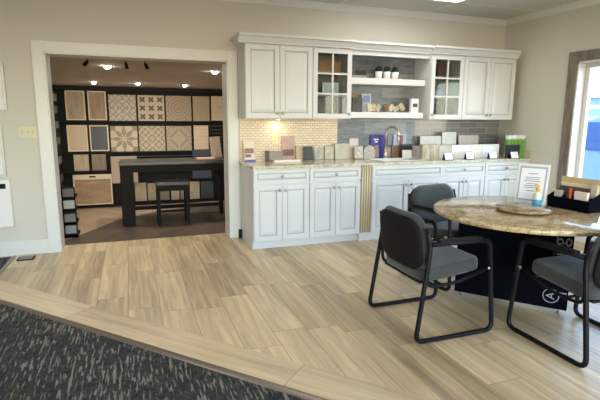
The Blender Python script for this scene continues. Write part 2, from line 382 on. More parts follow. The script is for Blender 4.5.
base_cab(2.362, 3.006, 'white base cabinet right of the sink cabinet, behind the round table')
base_cab(3.006, W-.002, 'white base cabinet at the right end of the counter beside the right wall', filler=.06)
# pilaster
pr = empty('fluted_pilaster', (1.262, 0, 0), 0, 'tan fluted pilaster between the left cabinets and the sink cabinet', 'pilaster')
B(.001, .132, -.62, -.01, .099, .883).build('core', m_pilg, pr)
pm = MB()
for k in range(4): pm.tube([(.020+.031*k, -.622, .10), (.020+.031*k, -.622, .880)], .0105, 10)
pm.build('flutes', m_pil, pr)
gm = MB()
for k in range(5): gm.box(.0015+.031*k, .0065+.031*k, -.6255, -.618, .10, .880)
gm.build('groove', m_pilg, pr)
B(.0005, .1325, -.61, -.02, 0, .098, .001).build('plinth', m_cab, pr)
# worktop with sink cut-out
SKX0, SKX1, SKY0, SKY1 = 1.60, 2.20, -.52, -.16
wk = MB(); yf = -.65
wk.box(-.012, SKX0, yf, 0, .884, .915, .005).box(SKX1, W-.001, yf, 0, .884, .915, .005).box(SKX0-.006, SKX1+.006, yf, SKY0, .884, .915, .004).box(SKX0-.006, SKX1+.006, SKY1, 0, .884, .915, .004)
wk.box(W-.022, W-.001, yf+.01, 0, .915, 1.0, .002)
tag(wk.build('countertop', m_granite_c), 'long polished beige granite countertop over the white base cabinets', 'countertop')
sk = MB(); x0, x1, y0, y1 = SKX0+.001, SKX1-.001, SKY0+.001, SKY1-.001
sk.box(x0, x0+.02, y0, y1, .72, .918).box(x1-.02, x1, y0, y1, .72, .918).box(x0, x1, y0, y0+.02, .72, .918).box(x0, x1, y1-.02, y1, .72, .918).box(x0, x1, y0, y1, .70, .722)
sko = empty('sink', (0, 0, 0), 0, 'white sink basin set into the granite counter below the faucet', 'sink')
sk.build('basin', m_whitep, sko); MB().lathe([(0, .006), (.03, .006), (.035, 0)], (1.9, -.34, .722), 20).build('drain', m_knob, sko)
# backsplashes
struct(B(0, 1.232, -.009, -.0005, .915, 1.405).build('wall_backsplash', m_mosaic))
struct(B(1.233, 2.352, -.012, -.0005, .915, 2.16).build('wall_backsplash', m_slate))
struct(B(2.353, W-.001, -.010, -.0005, .915, 1.405).build('wall_backsplash', m_subway))

# upper cabinets
def upper(x0, x1, label, doors, yd=-.36, z0=1.405, z1=2.19, glass=False, lside=True):
    r = empty('wall_cabinet', (x0, 0, 0), 0, label, 'cabinet', 'white wall cabinets'); w_ = x1-x0; t = .018
    b = MB()
    b.box(0, t, yd, -.001, z0, z1).box(w_-t, w_, yd, -.001, z0, z1).box(t, w_-t, yd, -.001, z0, z0+t).box(t, w_-t, yd, -.001, z1-t, z1).box(t, w_-t, -.02, -.002, z0+t, z1-t)
    b.build('body', m_cab if not glass else m_cab, r)
    if glass:
        for k in (1, 2):
            B(t, w_-t, yd+.03, -.021, z0+(z1-z0)*k/3-.008, z0+(z1-z0)*k/3+.008).build('shelf', m_cabin, r)
        B(t, w_-t, -.024, -.0205, z0+t, z1-t).build('back_panel', m_cabin, r)
    g = .004; n = doors; hw = (w_-(n+1)*g)/n
    for k in range(n):
        kx = (hw-.028 if (k == 0) else .028)
        if glass: kx = hw-.028 if glass == 'l' else .028
        door(r, g+k*(hw+g), z0+.006, hw, z1-z0-.012, kx, .055, yd-.021, glass=bool(glass))
    return r
upper(-.014, .755, 'white two-door wall cabinet over the beige mosaic backsplash, nearest the doorway', 2)
upper(.755, 1.237, 'white glass-door wall cabinet holding a wicker basket, left of the open shelves', 1, glass='l')
upper(2.305, 2.79, 'white glass-door wall cabinet right of the open shelves', 1, glass='r')
upper(2.79, 3.607, 'white two-door wall cabinet at the right end beside the right wall', 2)
# filler strip on left side of first cabinet + crown
def crown_prof(y): return [(y, 2.188), (y-.022, 2.188), (y-.026, 2.205), (y-.034, 2.212), (y-.052, 2.246), (y-.075, 2.258), (y-.075, 2.280), (y, 2.280)]
def crown(x0, x1, name, label, yd, left=True):
    b = MB(); o = .075
    b.prism(crown_prof(yd), 'x', x0-(o if left else 0), x1)
    if left: b.prism([(x0+(p[0]-yd), p[1]) for p in crown_prof(yd)], 'y', yd-.0, -.001)
    b.box(x0, x1, yd, -.001, 2.191, 2.20)
    return tag(b.build(name, m_cab), label, 'crown moulding')
crown(-.014, 1.245, 'crown_moulding', 'white crown moulding on top of the left wall cabinets', -.378)
crown(1.2455, 2.2995, 'crown_moulding', 'white crown moulding over the open shelf bay', -.335, False)
crown(2.30, 3.605, 'crown_moulding', 'white crown moulding on top of the right-hand wall cabinets', -.378, False)
tag(B(1.238, 2.304, -.333, -.313, 2.135, 2.187).box(1.238, 2.304, -.313, -.013, 2.163, 2.187).build('valance', m_cab), 'white valance across the top of the open shelf bay', 'valance')
# floating shelves
tag(B(1.239, 2.268, -.315, -.013, 1.810, 1.882, .003).build('floating_shelf', m_cab), 'thick white floating shelf carrying three potted grasses', 'shelf', 'white floating shelves')
tag(B(1.239, 2.262, -.315, -.013, 1.418, 1.488, .003).build('floating_shelf', m_cab), 'thick white floating shelf just above the faucet, crowded with small samples', 'shelf', 'white floating shelves')

# under-cabinet lamp
ul = empty('under_cabinet_light', (.43, -.12, 1.405), 0, 'small lit puck light under the left wall cabinet above the mosaic', 'lamp')
MB().lathe([(0, -.012), (.03, -.012), (.036, -.004), (.036, 0)], n=20).build('housing', m_whitep, ul)
MB().lathe([(0, -.0135), (.026, -.0135), (.026, -.0125)], n=20).build('lens', emis('warm_lens', (1, .86, .66), 4), ul)
a = area('under_cabinet_glow', (.43, -.12, 1.386), (0, 0, 0), .05, .05, .35, (1, .86, .68))

# ------------------------------------------------------------------ wall items left
def picture(name, x0, x1, z0, z1, label, cat, dep=.03):
    r = empty(name, ((x0+x1)/2, 0, z0), 0, label, cat); w2 = (x1-x0)/2; h = z1-z0; t = .022
    B(-w2, -w2+t, -dep, -.001, 0, h, .003).box(w2-t, w2, -dep, -.001, 0, h, .003).box(-w2+t, w2-t, -dep, -.001, 0, t, .003).box(-w2+t, w2-t, -dep, -.001, h-t, h, .003).build('frame', plain('silver_frame', srgb(190, 190, 184), .35, .2), r)
    B(-w2+t, w2-t, -dep*.6, -.002, t, h-t).build('print', m_white, r); return r
picture('wall_certificate', -2.75, -2.31, 1.47, 1.93, 'silver framed white certificate at the left photo edge, upper of two', 'picture frame')
picture('wall_certificate', -2.80, -2.375, .825, 1.33, 'silver framed white certificate at the left photo edge, just above the white box', 'picture frame')
wb = empty('wall_box', (-2.55, 0, .31), 0, 'white wall-mounted box with a dark slot below the framed certificates', 'wall box')
B(-.2, .2, -.06, -.001, 0, .49, .008).build('body', m_whitep, wb); B(-.18, .165, -.064, -.06, .395, .445).build('slot', m_blackp, wb)
B(-.19, .19, -.067, -.060, .01, .37, .004).build('lid', m_whitep, wb)
sw = empty('switch_plate', (-2.155, 0, 1.26), 0, 'almond switch plate with three toggles beside the doorway', 'switch')
B(-.088, .088, -.008, -.0005, -.058, .058, .003).build('plate', plain('almond_plate', srgb(206, 200, 168), .4), sw)
for k in range(3): B(-.006, .006, -.016, -.008, -.012, .012, .002).build('toggle', plain('toggle_almond', srgb(186, 176, 134), .4), sw, loc=(-.046+.046*k, 0, 0))
ol = empty('outlet_plate', (.42, -.009, 1.166), 0, 'cream outlet plate on the mosaic backsplash', 'outlet')
B(-.035, .035, -.006, 0, -.058, .058, .003).build('plate', plain('cream_plate', srgb(226, 210, 160), .4), ol)
for z in (-.022, .022): B(-.014, .014, -.009, -.006, -.013, .013, .003).build('socket', plain('cream_socket', srgb(214, 196, 146), .4), ol, loc=(0, 0, z))
bk = tag(B(-.018, .018, -.03, 0, 0, .105, .004).build('black_floor_block', m_blackp, loc=(-.024+.004, -.024, 0)), 'small black block standing on the floor between the doorway and the first cabinet', 'block')
fr = empty('floor_register', (-2.245, -.165, 0), 0, 'small dark metal floor vent near the white baseboard at left', 'vent')
B(-.075, .075, -.065, .065, 0, .008, .002).build('frame', m_blackp, fr)
g_ = MB()
for k in range(7): g_.box(-.06, .06, -.05+.0155*k, -.044+.0155*k, .008, .011)
g_.build('grille', m_knob, fr)

# ------------------------------------------------------------------ round table
TX, TY, TR = 1.512, -2.765, .652
tb = empty('round_table', (TX, TY, 0), 0, 'round brown granite table on a black slab base with white lettering', 'table')
MB().lathe([(0, .722), (TR-.03, .722), (TR-.006, .725), (TR, .733), (TR, .748), (TR-.005, .757), (TR-.014, .76), (0, .76)], n=96).build('tabletop', m_granite, tb)
P0 = Vector((1.225, -2.393)); P1 = Vector((1.742, -3.002)); dl = (P1-P0); LB = dl.length; ang = math.atan2(dl.y, dl.x)
tr = Matrix.Translation((P0.x-TX, P0.y-TY, 0)) @ Matrix.Rotation(ang, 4, 'Z')
def inbase(o): o.matrix_local = tr; return o
# local: x along the face, -y towards the camera, face at y=0
bs = inbase(MB().box(0, LB, 0, .07, .035, .722, .003).box(LB/2-.1, LB/2-.03, .07, .42, .035, .722, .003).build('base_panel', m_navy, tb))
for x, y in ((.05, .035), (LB-.05, .035), (LB/2-.065, .37)):
    inbase(MB().lathe([(0, 0), (.016, 0), (.018, .006), (.008, .01), (.008, .036)], (x, y, 0), 14).build('levelling_foot', m_knob, tb))
m_ltr = plain('white_lettering', srgb(150, 152, 158), .5)
def text_mesh(name, body, size, mat, parent, matrix, ext=.0006, align='CENTER'):
    cu = bpy.data.curves.new(name, 'FONT'); cu.body = body; cu.size = size; cu.extrude = ext; cu.align_x = align; cu.align_y = 'CENTER'; cu.resolution_u = 3
    o = bpy.data.objects.new(name, cu); C.objects.link(o)
    dg = bpy.context.evaluated_depsgraph_get(); me = bpy.data.meshes.new_from_object(o.evaluated_get(dg)); bpy.data.objects.remove(o); bpy.data.curves.remove(cu)
    m = bpy.data.objects.new(name, me); C.objects.link(m); me.materials.clear(); me.materials.append(mat)
    m.parent = parent; m.matrix_local = matrix; return m
def face_m(x, z, rot=0, y=-.001): return tr @ Matrix.Translation((x, y, z)) @ Matrix.Rotation(R(90), 4, 'X') @ Matrix.Rotation(rot, 4, 'Z')
text_mesh('letter_g', 'g', .145, m_ltr, tb, face_m(.712, .55, R(90)))
text_mesh('letter_i', 'i', .10, m_ltr, tb, face_m(.71, .455, R(90)))
text_mesh('letter_a', 'A', .085, m_ltr, tb, face_m(.688, .132, R(90)))
text_mesh('letter_l', 'l', .08, m_ltr, tb, face_m(.765, .165, R(90)))
rg = MB().tube([(.052*math.cos(2*math.pi*k/32), .052*math.sin(2*math.pi*k/32), 0) for k in range(33)], .0045, 6, cap=False)
rgo = rg.build('logo_ring', m_ltr, tb); rgo.matrix_local = face_m(.688, .132, 0, 0.0015)

# lazy susan, sanitizer, sign, organizer
ls = empty('lazy_susan', (1.455, -2.80, .76), 0, 'flat round granite turntable in the middle of the round table', 'turntable')
MB().lathe([(0, 0), (.09, 0), (.09, .012), (0, .012)], n=32).build('swivel', m_blackp, ls)
MB().lathe([(0, .012), (.182, .012), (.190, .016), (.192, .022), (.190, .03), (.183, .034), (0, .034)], n=64).build('tray', granite('dark_brown_granite', srgb(170, 144, 104), srgb(112, 86, 60), srgb(196, 174, 134), srgb(64, 48, 38), 1.8, .12), ls)
sg = empty('acrylic_sign', (1.745, -2.57, .76), R(-60), 'tilted white framed notice standing on the round table', 'sign')
tl = Matrix.Rotation(R(-12), 4, 'X')
MB().box(-.115, .115, -.004, .004, 0, .315, .002, mat=tl).box(-.11, .11, -.0, .08, 0, .005, .001).build('holder', m_white, sg)
q = NT('notice_paper'); q.col(srgb(240, 242, 246)).rough(.4)
MB().box(-.088, .088, -.0055, -.0045, .035, .28, mat=tl).build('paper', q.m, sg)
m_fr = plain('notice_border', srgb(165, 175, 200), .5)
MB().box(-.10, .10, -.0053, -.0042, .272, .295, mat=tl).box(-.10, .10, -.0053, -.0042, .022, .045, mat=tl).box(-.10, -.082, -.0053, -.0042, .04, .28, mat=tl).box(.082, .10, -.0053, -.0042, .04, .28, mat=tl).build('border', m_fr, sg)
tx = MB()
for k, (a, z) in enumerate(((.035, .235), (.055, .205), (.05, .19), (.06, .175), (.045, .155), (.055, .14), (.05, .125), (.03, .10))): tx.box(-a, a, -.0062, -.0054, z, z+.005, mat=tl)
tx.build('text_lines', plain('print_grey', srgb(120, 130, 155), .6), sg)
sb = empty('sanitizer_bottle', (1.685, -2.70, .76), 0, 'small clear pump bottle with blue label and yellow cap on the round table', 'bottle')
MB().lathe([(0, 0), (.030, 0), (.033, .004), (.033, .085), (.028, .10), (.013, .112), (.013, .12), (0, .12)], n=24).build('body', plain('pale_gel', srgb(214, 222, 206), .1), sb)
MB().lathe([(.0335, .008), (.0337, .008), (.0337, .058), (.0335, .058)], n=24).build('label', plain('blue_label', srgb(60, 165, 205), .4), sb)
MB().lathe([(0, .12), (.016, .12), (.016, .14), (.009, .148), (.009, .165), (0, .165)], n=16).box(-.03, .012, -.008, .008, .158, .17, .003).build('pump', plain('yellow_pump', srgb(225, 175, 70), .4), sb)
og = empty('desk_organizer', (1.89, -2.845, .76), R(-86), 'black mesh organizer crammed with papers and cards on the round table', 'organizer')
hm = MB().prism([(-.16, 0), (.16, 0), (.172, .075), (.165, .085), (-.165, .085), (-.172, .075)], 'y', -.075, -.069)
hm.prism([(-.16, 0), (.16, 0), (.175, .145), (-.175, .145)], 'y', .069, .075).box(-.16, .16, -.07, .07, 0, .006)
for s_ in (-1, 1): hm.prism([(-.075, 0), (.075, 0), (.075, .145), (-.075, .085)], 'x', s_*.163-.004, s_*.163+.004)
hm.box(-.16, .16, -.018, -.014, 0, .10).box(-.16, .16, .028, .032, 0, .12).box(-.05, -.046, -.07, -.016, .0, .10)
hm.build('holder', m_navy, og)
def deskthing(name, x0, x1, y, th, h, mt, label, cat, tilt=0, z0=.007, grp=None):
    o = B(x0, x1, -th/2, th/2, 0, h, min(.002, th*.3), mat=Matrix.Rotation(R(tilt), 4, 'X')).build(name, mt)
    o.matrix_world = Matrix.Translation((1.89, -2.845, .76+z0)) @ Matrix.Rotation(R(-86), 4, 'Z') @ Matrix.Translation((0, y, 0)); return tag(o, label, cat, grp)
deskthing('manila_folder', -.155, .155, .052, .008, .222, plain('manila', srgb(205, 180, 130), .6), 'tall manila folder at the back of the desk organizer', 'folder')
deskthing('folder', -.148, .150, .041, .007, .18, plain('folder_cream', srgb(226, 214, 184), .6), 'cream folder in front of the manila one in the desk organizer', 'folder')
deskthing('booklet', -.14, .10, .018, .012, .155, plain('booklet_brown', srgb(92, 74, 60), .5), 'dark brown booklet standing in the middle of the desk organizer', 'booklet')
deskthing('booklet', .11, .155, .018, .012, .19, plain('booklet_pale', srgb(196, 190, 178), .5), 'pale grey booklet standing at the right end of the desk organizer', 'booklet')
deskthing('card_stack', -.13, -.065, -.045, .02, .125, plain('card_grey', srgb(190, 186, 180), .6), 'grey white stack of cards at the front left of the desk organizer', 'cards')
deskthing('card_stack', .035, .135, -.045, .024, .135, plain('card_cream', srgb(228, 216, 200), .6), 'cream stack of cards at the front right of the desk organizer', 'cards')
deskthing('marker', -.012, .003, -.045, .015, .15, plain('orange_marker', srgb(225, 95, 50), .4), 'orange marker standing in the front of the desk organizer', 'pen')
deskthing('note_pad', -.038, -.02, -.045, .02, .12, plain('dark_pad', srgb(40, 38, 42), .5), 'small dark pad standing left of the orange marker in the desk organizer', 'pad')

# ------------------------------------------------------------------ guest chairs (front = +Y)
def make_chair(label):
    r = empty('guest_chair', (0, 0, 0), 0, label, 'chair', 'grey upholstered sled-base chairs around the round table')
    hx = .31; rr = .0155
    for s_ in (-1, 1):
        x = s_*hx
        # sled: back upright down, along the floor, up the front, back along the arm
        xt = s_*.297; MB().tube([(s_*.282, -.24, .75), (xt, -.215, .62), (x, -.302, rr), (x, .298, rr), (xt, .242, .640), (xt, -.21, .645)], rr, 10, fillet=.06).build('sled_frame', m_black, r)
        MB().tube([(s_*.280, -.225, .56), (s_*.280, -.215, .362), (s_*.280, .0, .368), (s_*.295, .232, .445)], .0115, 8, fillet=.06).build('seat_rail', m_black, r)
        MB().box(xt-.024, xt+.024, -.16, .17, .648, .672, .009, 3).build('armrest', m_blackp, r)
        MB().lathe([(0, 0), (.012, 0), (.012, .012), (0, .012)], n=12, mat=Matrix.Translation((s_*(.31), .232, .455)) @ Matrix.Rotation(R(90*s_), 4, 'Y')).build('bolt', m_knob, r)
    MB().tube([(-.28, -.10, .366), (.28, -.10, .366)], .010, 8).tube([(-.27, .15, .415), (.27, .15, .415)], .010, 8).build('crossbar', m_black, r)
    # seat cushion, thick, waterfall front
    st = bmesh.new(); bmesh.ops.create_cube(st, size=1)
    for v in st.verts: v.co = Vector((v.co.x*.50, v.co.y*.475+.0, v.co.z*.085))
    bmesh.ops.bevel(st, geom=[e for e in st.edges if abs(e.verts[0].co.z-e.verts[1].co.z) > .01], offset=.075, segments=5, profile=.5, affect='EDGES')
    bmesh.ops.bevel(st, geom=[e for e in st.edges if abs(e.verts[0].co.z-e.verts[1].co.z) < .001], offset=.028, segments=3, profile=.6, affect='EDGES')
    m_ = MB(); m_._merge(st, mat=Matrix.Translation((0, .0, .442)) @ Matrix.Rotation(R(6), 4, 'X'))
    so = m_.build('seat', m_fab, r, smooth=True)
    B(-.225, .225, -.20, .205, .386, .402, .006, mat=Matrix.Rotation(R(0), 4, 'X')).build('seat_pan', m_blackp, r, rot=(R(5), 0, 0))
    # backrest: plastic shell behind, cushion in front, curved a little
    def pad(wd, ht, th, rad, z, y, mt, name, y2=.02):
        b = bmesh.new(); nx, nz = 18, 12; fr_, bk_ = [], []
        def outline(u, v):
            # squircle mapping of a unit square to a rounded rectangle
            x_ = u*wd/2; z_ = v*ht/2; ax = abs(x_)-(wd/2-rad); az = abs(z_)-(ht/2-rad)
            if ax > 0 and az > 0:
                m1 = max(ax, az); l_ = math.hypot(ax, az); ax, az = ax*m1/l_, az*m1/l_
                x_ = math.copysign(wd/2-rad+ax, x_); z_ = math.copysign(ht/2-rad+az, z_)
            return x_, z_
        for i in range(nx+1):
            a1, a2 = [], []
            for j in range(nz+1):
                u = -1+2*i/nx; v = -1+2*j/nz; x_, z_ = outline(u, v)
                e = max(abs(u), abs(v)); bulge = th/2*(1-max(0, (e-.80)/.2)**2.2*.8)
                cv = y2*((x_/(wd/2))**2)
                a1.append(b.verts.new((x_, bulge+cv, z_))); a2.append(b.verts.new((x_, -bulge+cv, z_)))
            fr_.append(a1); bk_.append(a2)
        for g2, fl in ((fr_, 0), (bk_, 1)):
            for i in range(nx):
                for j in range(nz):
                    q4 = (g2[i][j], g2[i+1][j], g2[i+1][j+1], g2[i][j+1]); b.faces.new(q4[::-1] if fl == 0 else q4)
        loop = [(i, 0) for i in range(nx)]+[(nx, j) for j in range(nz)]+[(i, nz) for i in range(nx, 0, -1)]+[(0, j) for j in range(nz, 0, -1)]
        for k in range(len(loop)):
            i, j = loop[k]; i2, j2 = loop[(k+1) % len(loop)]
            b.faces.new((fr_[i][j], fr_[i2][j2], bk_[i2][j2], bk_[i][j]))
        bmesh.ops.recalc_face_normals(b, faces=b.faces)
        mm = MB(); mm._merge(b, mat=Matrix.Translation((0, y, z)) @ Matrix.Rotation(R(7), 4, 'X'))
        return mm.build(name, mt, r, smooth=True)
    pad(.52, .35, .034, .12, .620, -.272, m_blackp, 'back_shell')
    pad(.545, .375, .066, .135, .630, -.232, m_fab, 'backrest')
    return r
ch = make_chair('grey upholstered chair left of the round table, seen from behind')
ch.location = (.742, -2.715, 0); ch.rotation_euler.z = R(-90)
c2 = copy_tree(ch); c2['label'] = 'grey upholstered chair behind the round table, in front of the white cabinets'
c2.location = (1.465, -1.99, 0); c2.rotation_euler.z = R(191)
c3 = copy_tree(ch); c3['label'] = 'grey upholstered chair at the front right of the round table, cut by the photo edge'
c3.location = (1.495, -3.315, 0); c3.rotation_euler.z = R(0)

# ------------------------------------------------------------------ faucet
fx = empty('faucet', (1.865, -.105, .9155), R(0), 'tall brushed gold gooseneck faucet behind the white sink', 'faucet')
m_brass = plain('brushed_gold', srgb(214, 200, 178), .3, 1)
MB().lathe([(0, 0), (.032, 0), (.032, .008), (.022, .016), (.019, .05), (.019, .13), (0, .13)], n=24).build('base', m_brass, fx)
arc = [(0, 0, .12), (0, 0, .31)]+[(0, -.085+.085*math.cos(R(t)), .31+.085*math.sin(R(t))) for t in range(15, 181, 15)]+[(0, -.17, .27)]
MB().tube(arc, .0145, 12).build('spout', m_brass, fx, rot=(0, 0, R(35)))
MB().tube([(0, -.17, .275), (0, -.17, .20)], .017, 12).build('spray_head', m_brass, fx, rot=(0, 0, R(35)))
MB().tube([(.018, 0, .09), (.075, -.01, .12)], .008, 10).build('handle', m_brass, fx)

# ------------------------------------------------------------------ things on the counter
CZ = .9155
def stone(name, c1, c2, sc=30, rough=.4, veins=None):
    q = NT(name); f = q.noise(q.co(), sc, 5, .6, .5); q.col(q.ramp(f, [(.3, c1), (.7, c2)])).rough(rough); return q.m
def item(name, x0, x1, z1, y, th, mt, label, cat, z0=CZ, tilt=0, grp=None, rz=0, bev=.0015):
    w_ = (x1-x0)/2
    o = B(-w_, w_, -th, 0, 0, z1-z0, bev).build(name, mt); o.location = ((x0+x1)/2, y, z0); o.rotation_euler = (R(-tilt), 0, R(rz)); return tag(o, label, cat, grp)
# brochure stand
bst = empty('brochure_stand', (.095, -.07, CZ), 0, 'brochure stand with coloured leaflets at the left end of the counter', 'brochure stand')
MB().box(-.065, .065, -.004, 0, 0, .24, mat=Matrix.Rotation(R(-8), 4, 'X')).box(-.065, .065, -.045, -.04, 0, .05).box(-.065, .065, -.045, .0, 0, .004).build('holder', plain('clear_acrylic', srgb(215, 205, 195), .2), bst)
lf = MB(); 
MB().box(-.058, .058, -.010, -.005, .01, .23, mat=Matrix.Rotation(R(-8), 4, 'X')).build('leaflet', plain('leaflet_cream', srgb(222, 206, 184), .4), bst)
MB().box(-.055, .055, -.0125, -.0105, .09, .15, mat=Matrix.Rotation(R(-8), 4, 'X')).build('photo_panel', stone('leaflet_photo', srgb(90, 60, 70), srgb(190, 140, 100), 60), bst)
MB().box(-.05, .02, -.018, -.0115, .01, .08, mat=Matrix.Rotation(R(-8), 4, 'X')).build('leaflet', stone('leaflet_violet', srgb(70, 62, 105), srgb(150, 120, 130), 70), bst)
MB().box(-.062, .062, -.050, -.0455, .0, .022).build('blue_tag', plain('blue_tag', srgb(88, 92, 150), .4), bst)
# book on stand
item('display_book', .495, .665, 1.203, -.03, .012, stone('mauve_cover', srgb(160, 128, 120), srgb(186, 156, 146), 12), 'mauve display book with dark picture leaning on the mosaic backsplash', 'book', tilt=4)
bkp = B(-.07, .07, -.001, 0, 0, .075).build('cover_photo', stone('cover_photo', srgb(70, 46, 42), srgb(130, 92, 84), 30), bpy.data.objects['display_book'], loc=(0, -.0122, .05))
item('sample_block', .275, .305, 1.04, -.10, .05, plain('dark_taupe', srgb(84, 74, 66), .5), 'short dark taupe sample block beside the grey one near the brochure stand', 'tile sample')
item('sample_block', .308, .47, 1.035, -.13, .03, stone('warm_grey', srgb(128, 116, 106), srgb(150, 138, 128)), 'low wide warm grey sample block in front of the mosaic', 'tile sample')
item('tile_tray', .335, .66, .935, -.17, .10, plain('tray_white', srgb(228, 222, 214), .4), 'flat white tray lying in front of the mauve book', 'tray', rz=0)
item('tile_sample', .672, .742, 1.085, -.05, .02, plain('tan_tile', srgb(190, 166, 140), .5), 'tan tile sample between the mauve book and the black tile', 'tile sample', tilt=4)
item('tile_sample', .755, .868, 1.078, -.10, .018, plain('black_tile', srgb(44, 48, 54), .35), 'black tile sample standing on the granite counter', 'tile sample', tilt=5)
item('tile_sample', .90, 1.02, 1.062, -.08, .014, stone('grey_veined', srgb(140, 136, 128), srgb(196, 190, 178), 14), 'grey veined tile sample just right of the black tile', 'tile sample', tilt=5)
item('tile_sample', 1.035, 1.155, 1.07, -.08, .014, stone('beige_mottled', srgb(160, 152, 138), srgb(200, 190, 172), 20), 'beige mottled tile sample second to the right of the black tile', 'tile sample', tilt=5)
item('tile_sample', 1.165, 1.36, 1.105, -.09, .02, stone('pale_greige', srgb(172, 164, 150), srgb(196, 188, 172), 9), 'large pale greige tile sample at the corner of mosaic and slate backsplash', 'tile sample', tilt=5)
item('small_sign', 1.39, 1.515, 1.165, -.03, .008, plain('pinkish_card', srgb(222, 204, 194), .5), 'small pinkish white card standing behind the stone samples', 'card', tilt=2)
def rock(name, x, y, sx, sy, sz, seed, mt, label):
    random.seed(seed); b = bmesh.new(); bmesh.ops.create_icosphere(b, subdivisions=3, radius=1)
    from mathutils import noise as mn
    for v in b.verts:
        n_ = 1+.28*mn.noise(v.co*1.6+Vector((seed, 0, 0)))+.1*mn.noise(v.co*5)
        v.co = Vector((v.co.x*sx*n_, v.co.y*sy*n_, max(-.75, v.co.z*n_)*sz))
    m_ = MB(); m_._merge(b); o = m_.build(name, mt, smooth=True); o.location = (x, y, CZ+.75*sz); return tag(o, label, 'stone')
item('stone_sample', 1.392, 1.512, 1.08, -.14, .05, stone('chiselled_grey', srgb(130, 122, 112), srgb(206, 198, 184), 26), 'rough grey ledge-stone sample left of the round-topped one', 'tile sample', tilt=3, bev=.018)
q = MB().prism([(-.075, 0), (.075, 0), (.078, .10), (.06, .145), (.02, .168), (-.03, .165), (-.066, .135), (-.08, .09)], 'y', -.045, 0, bev=.006)
o = q.build('stone_sample', stone('pebbled_grey', srgb(120, 114, 106), srgb(200, 192, 180), 55)); o.location = (1.60, -.13, CZ); tag(o, 'round-topped mottled grey stone sample left of the faucet', 'tile sample')
for k, (x0, x1, z1, c_, nm) in enumerate(((1.69, 1.735, 1.06, (196, 176, 148), 'narrow tan tile sample right of the round-topped stone'), (1.74, 1.80, 1.075, (150, 128, 106), 'narrow brown tile sample left of the faucet base'), (1.91, 1.97, 1.05, (176, 158, 134), 'narrow taupe tile sample right of the faucet base'))):
    item('tile_sample', x0, x1, z1, -.045, .012, stone('t%d' % k, srgb(*[i-20 for i in c_]), srgb(*c_)), nm, 'tile sample', tilt=2)
bc = empty('blue_box', (1.81, -.018, CZ), 0, 'blue box with white print behind the samples beside the faucet', 'box')
B(-.125, .125, -.022, 0, 0, .29, .002).build('body', plain('royal_blue', srgb(52, 46, 140), .35), bc)
bt = MB()
for k, (a, z) in enumerate(((.05, .225), (.035, .195))): bt.box(-.06-a+.03, -.06+a, -.0235, -.0222, z, z+.018)
bt.build('white_print', m_white, bc)
item('picture_card', 2.02, 2.21, 1.215, -.022, .010, plain('pale_blue_card', srgb(170, 178, 205), .4), 'pale blue picture card behind the samples right of the faucet', 'card', tilt=0)
item('sample_chip', 2.105, 2.155, 1.20, -.036, .010, plain('brick_red_chip', srgb(140, 88, 72), .5), 'brick red chip standing in front of the pale blue card', 'tile sample', z0=CZ)
item('wood_sample', 1.975, 2.085, 1.07, -.055, .02, plank_mat('brown_sample', srgb(150, 118, 88), srgb(110, 84, 62), srgb(80, 60, 40), bw=.3, rh=.05), 'brown wood sample standing right of the faucet', 'wood sample', tilt=2)
item('tile_sample', 2.055, 2.19, 1.02, -.20, .014, plain('white_tile', srgb(216, 212, 204), .3), 'white square tile sample right of the faucet', 'tile sample', tilt=5)
item('tile_sample', 2.09, 2.245, 1.09, -.12, .014, plain('black_gloss', srgb(38, 34, 34), .25), 'black tile sample standing behind the white square tile', 'tile sample', tilt=3)
# long row of upright plank samples; each its own colour
def longbox(x0, x1, y0, y1, z1, mt, label, nm='sample_board', z0=CZ):
    o = B(0, x1-x0, 0, y1-y0, 0, z1-z0, .002).build(nm, mt); o.location = (x0, y0, z0); return tag(o, label, 'sample board')
def striped(name, a, b, ax=0, fr=22):
    q = NT(name); s3 = q.sep(q.co()); nn = q.noise(q.comb(q.math('MULTIPLY', s3[0], fr if ax == 0 else 3), q.math('MULTIPLY', s3[2], 3 if ax == 0 else fr)), 1.2, 3)
    q.col(q.ramp(nn, [(.35, a), (.65, b)])).rough(.5); return q.m
longbox(2.20, 2.44, -.43, -.36, 1.095, striped('tan_planks', srgb(150, 134, 110), srgb(206, 194, 168), fr=16), 'tan striped wood sample boards at the left end of the low white display row')
longbox(2.445, 2.62, -.43, -.36, 1.09, striped('grey_planks', srgb(176, 170, 158), srgb(200, 194, 180), 1), 'pale grey sample board between the tan striped board and the white ones')
longbox(2.625, 2.93, -.44, -.36, 1.0, striped('pale_planks_low', srgb(206, 202, 192), srgb(222, 219, 210), 1), 'lower pale sample board behind the first two card holders')
longbox(2.625, 2.93, -.44, -.36, 1.088, striped('pale_planks_up', srgb(220, 217, 209), srgb(234, 231, 224), 1), 'upper pale sample board resting on the lower one behind the card holders', z0=1.0005)
longbox(2.935, 3.10, -.44, -.36, 1.088, plain('offwhite_board', srgb(222, 219, 210), .4), 'off-white sample board behind the gap between card holders')
longbox(3.105, 3.375, -.44, -.36, 1.088, plain('white_board', srgb(232, 231, 228), .4), 'bright white sample board left of the dark navy box')
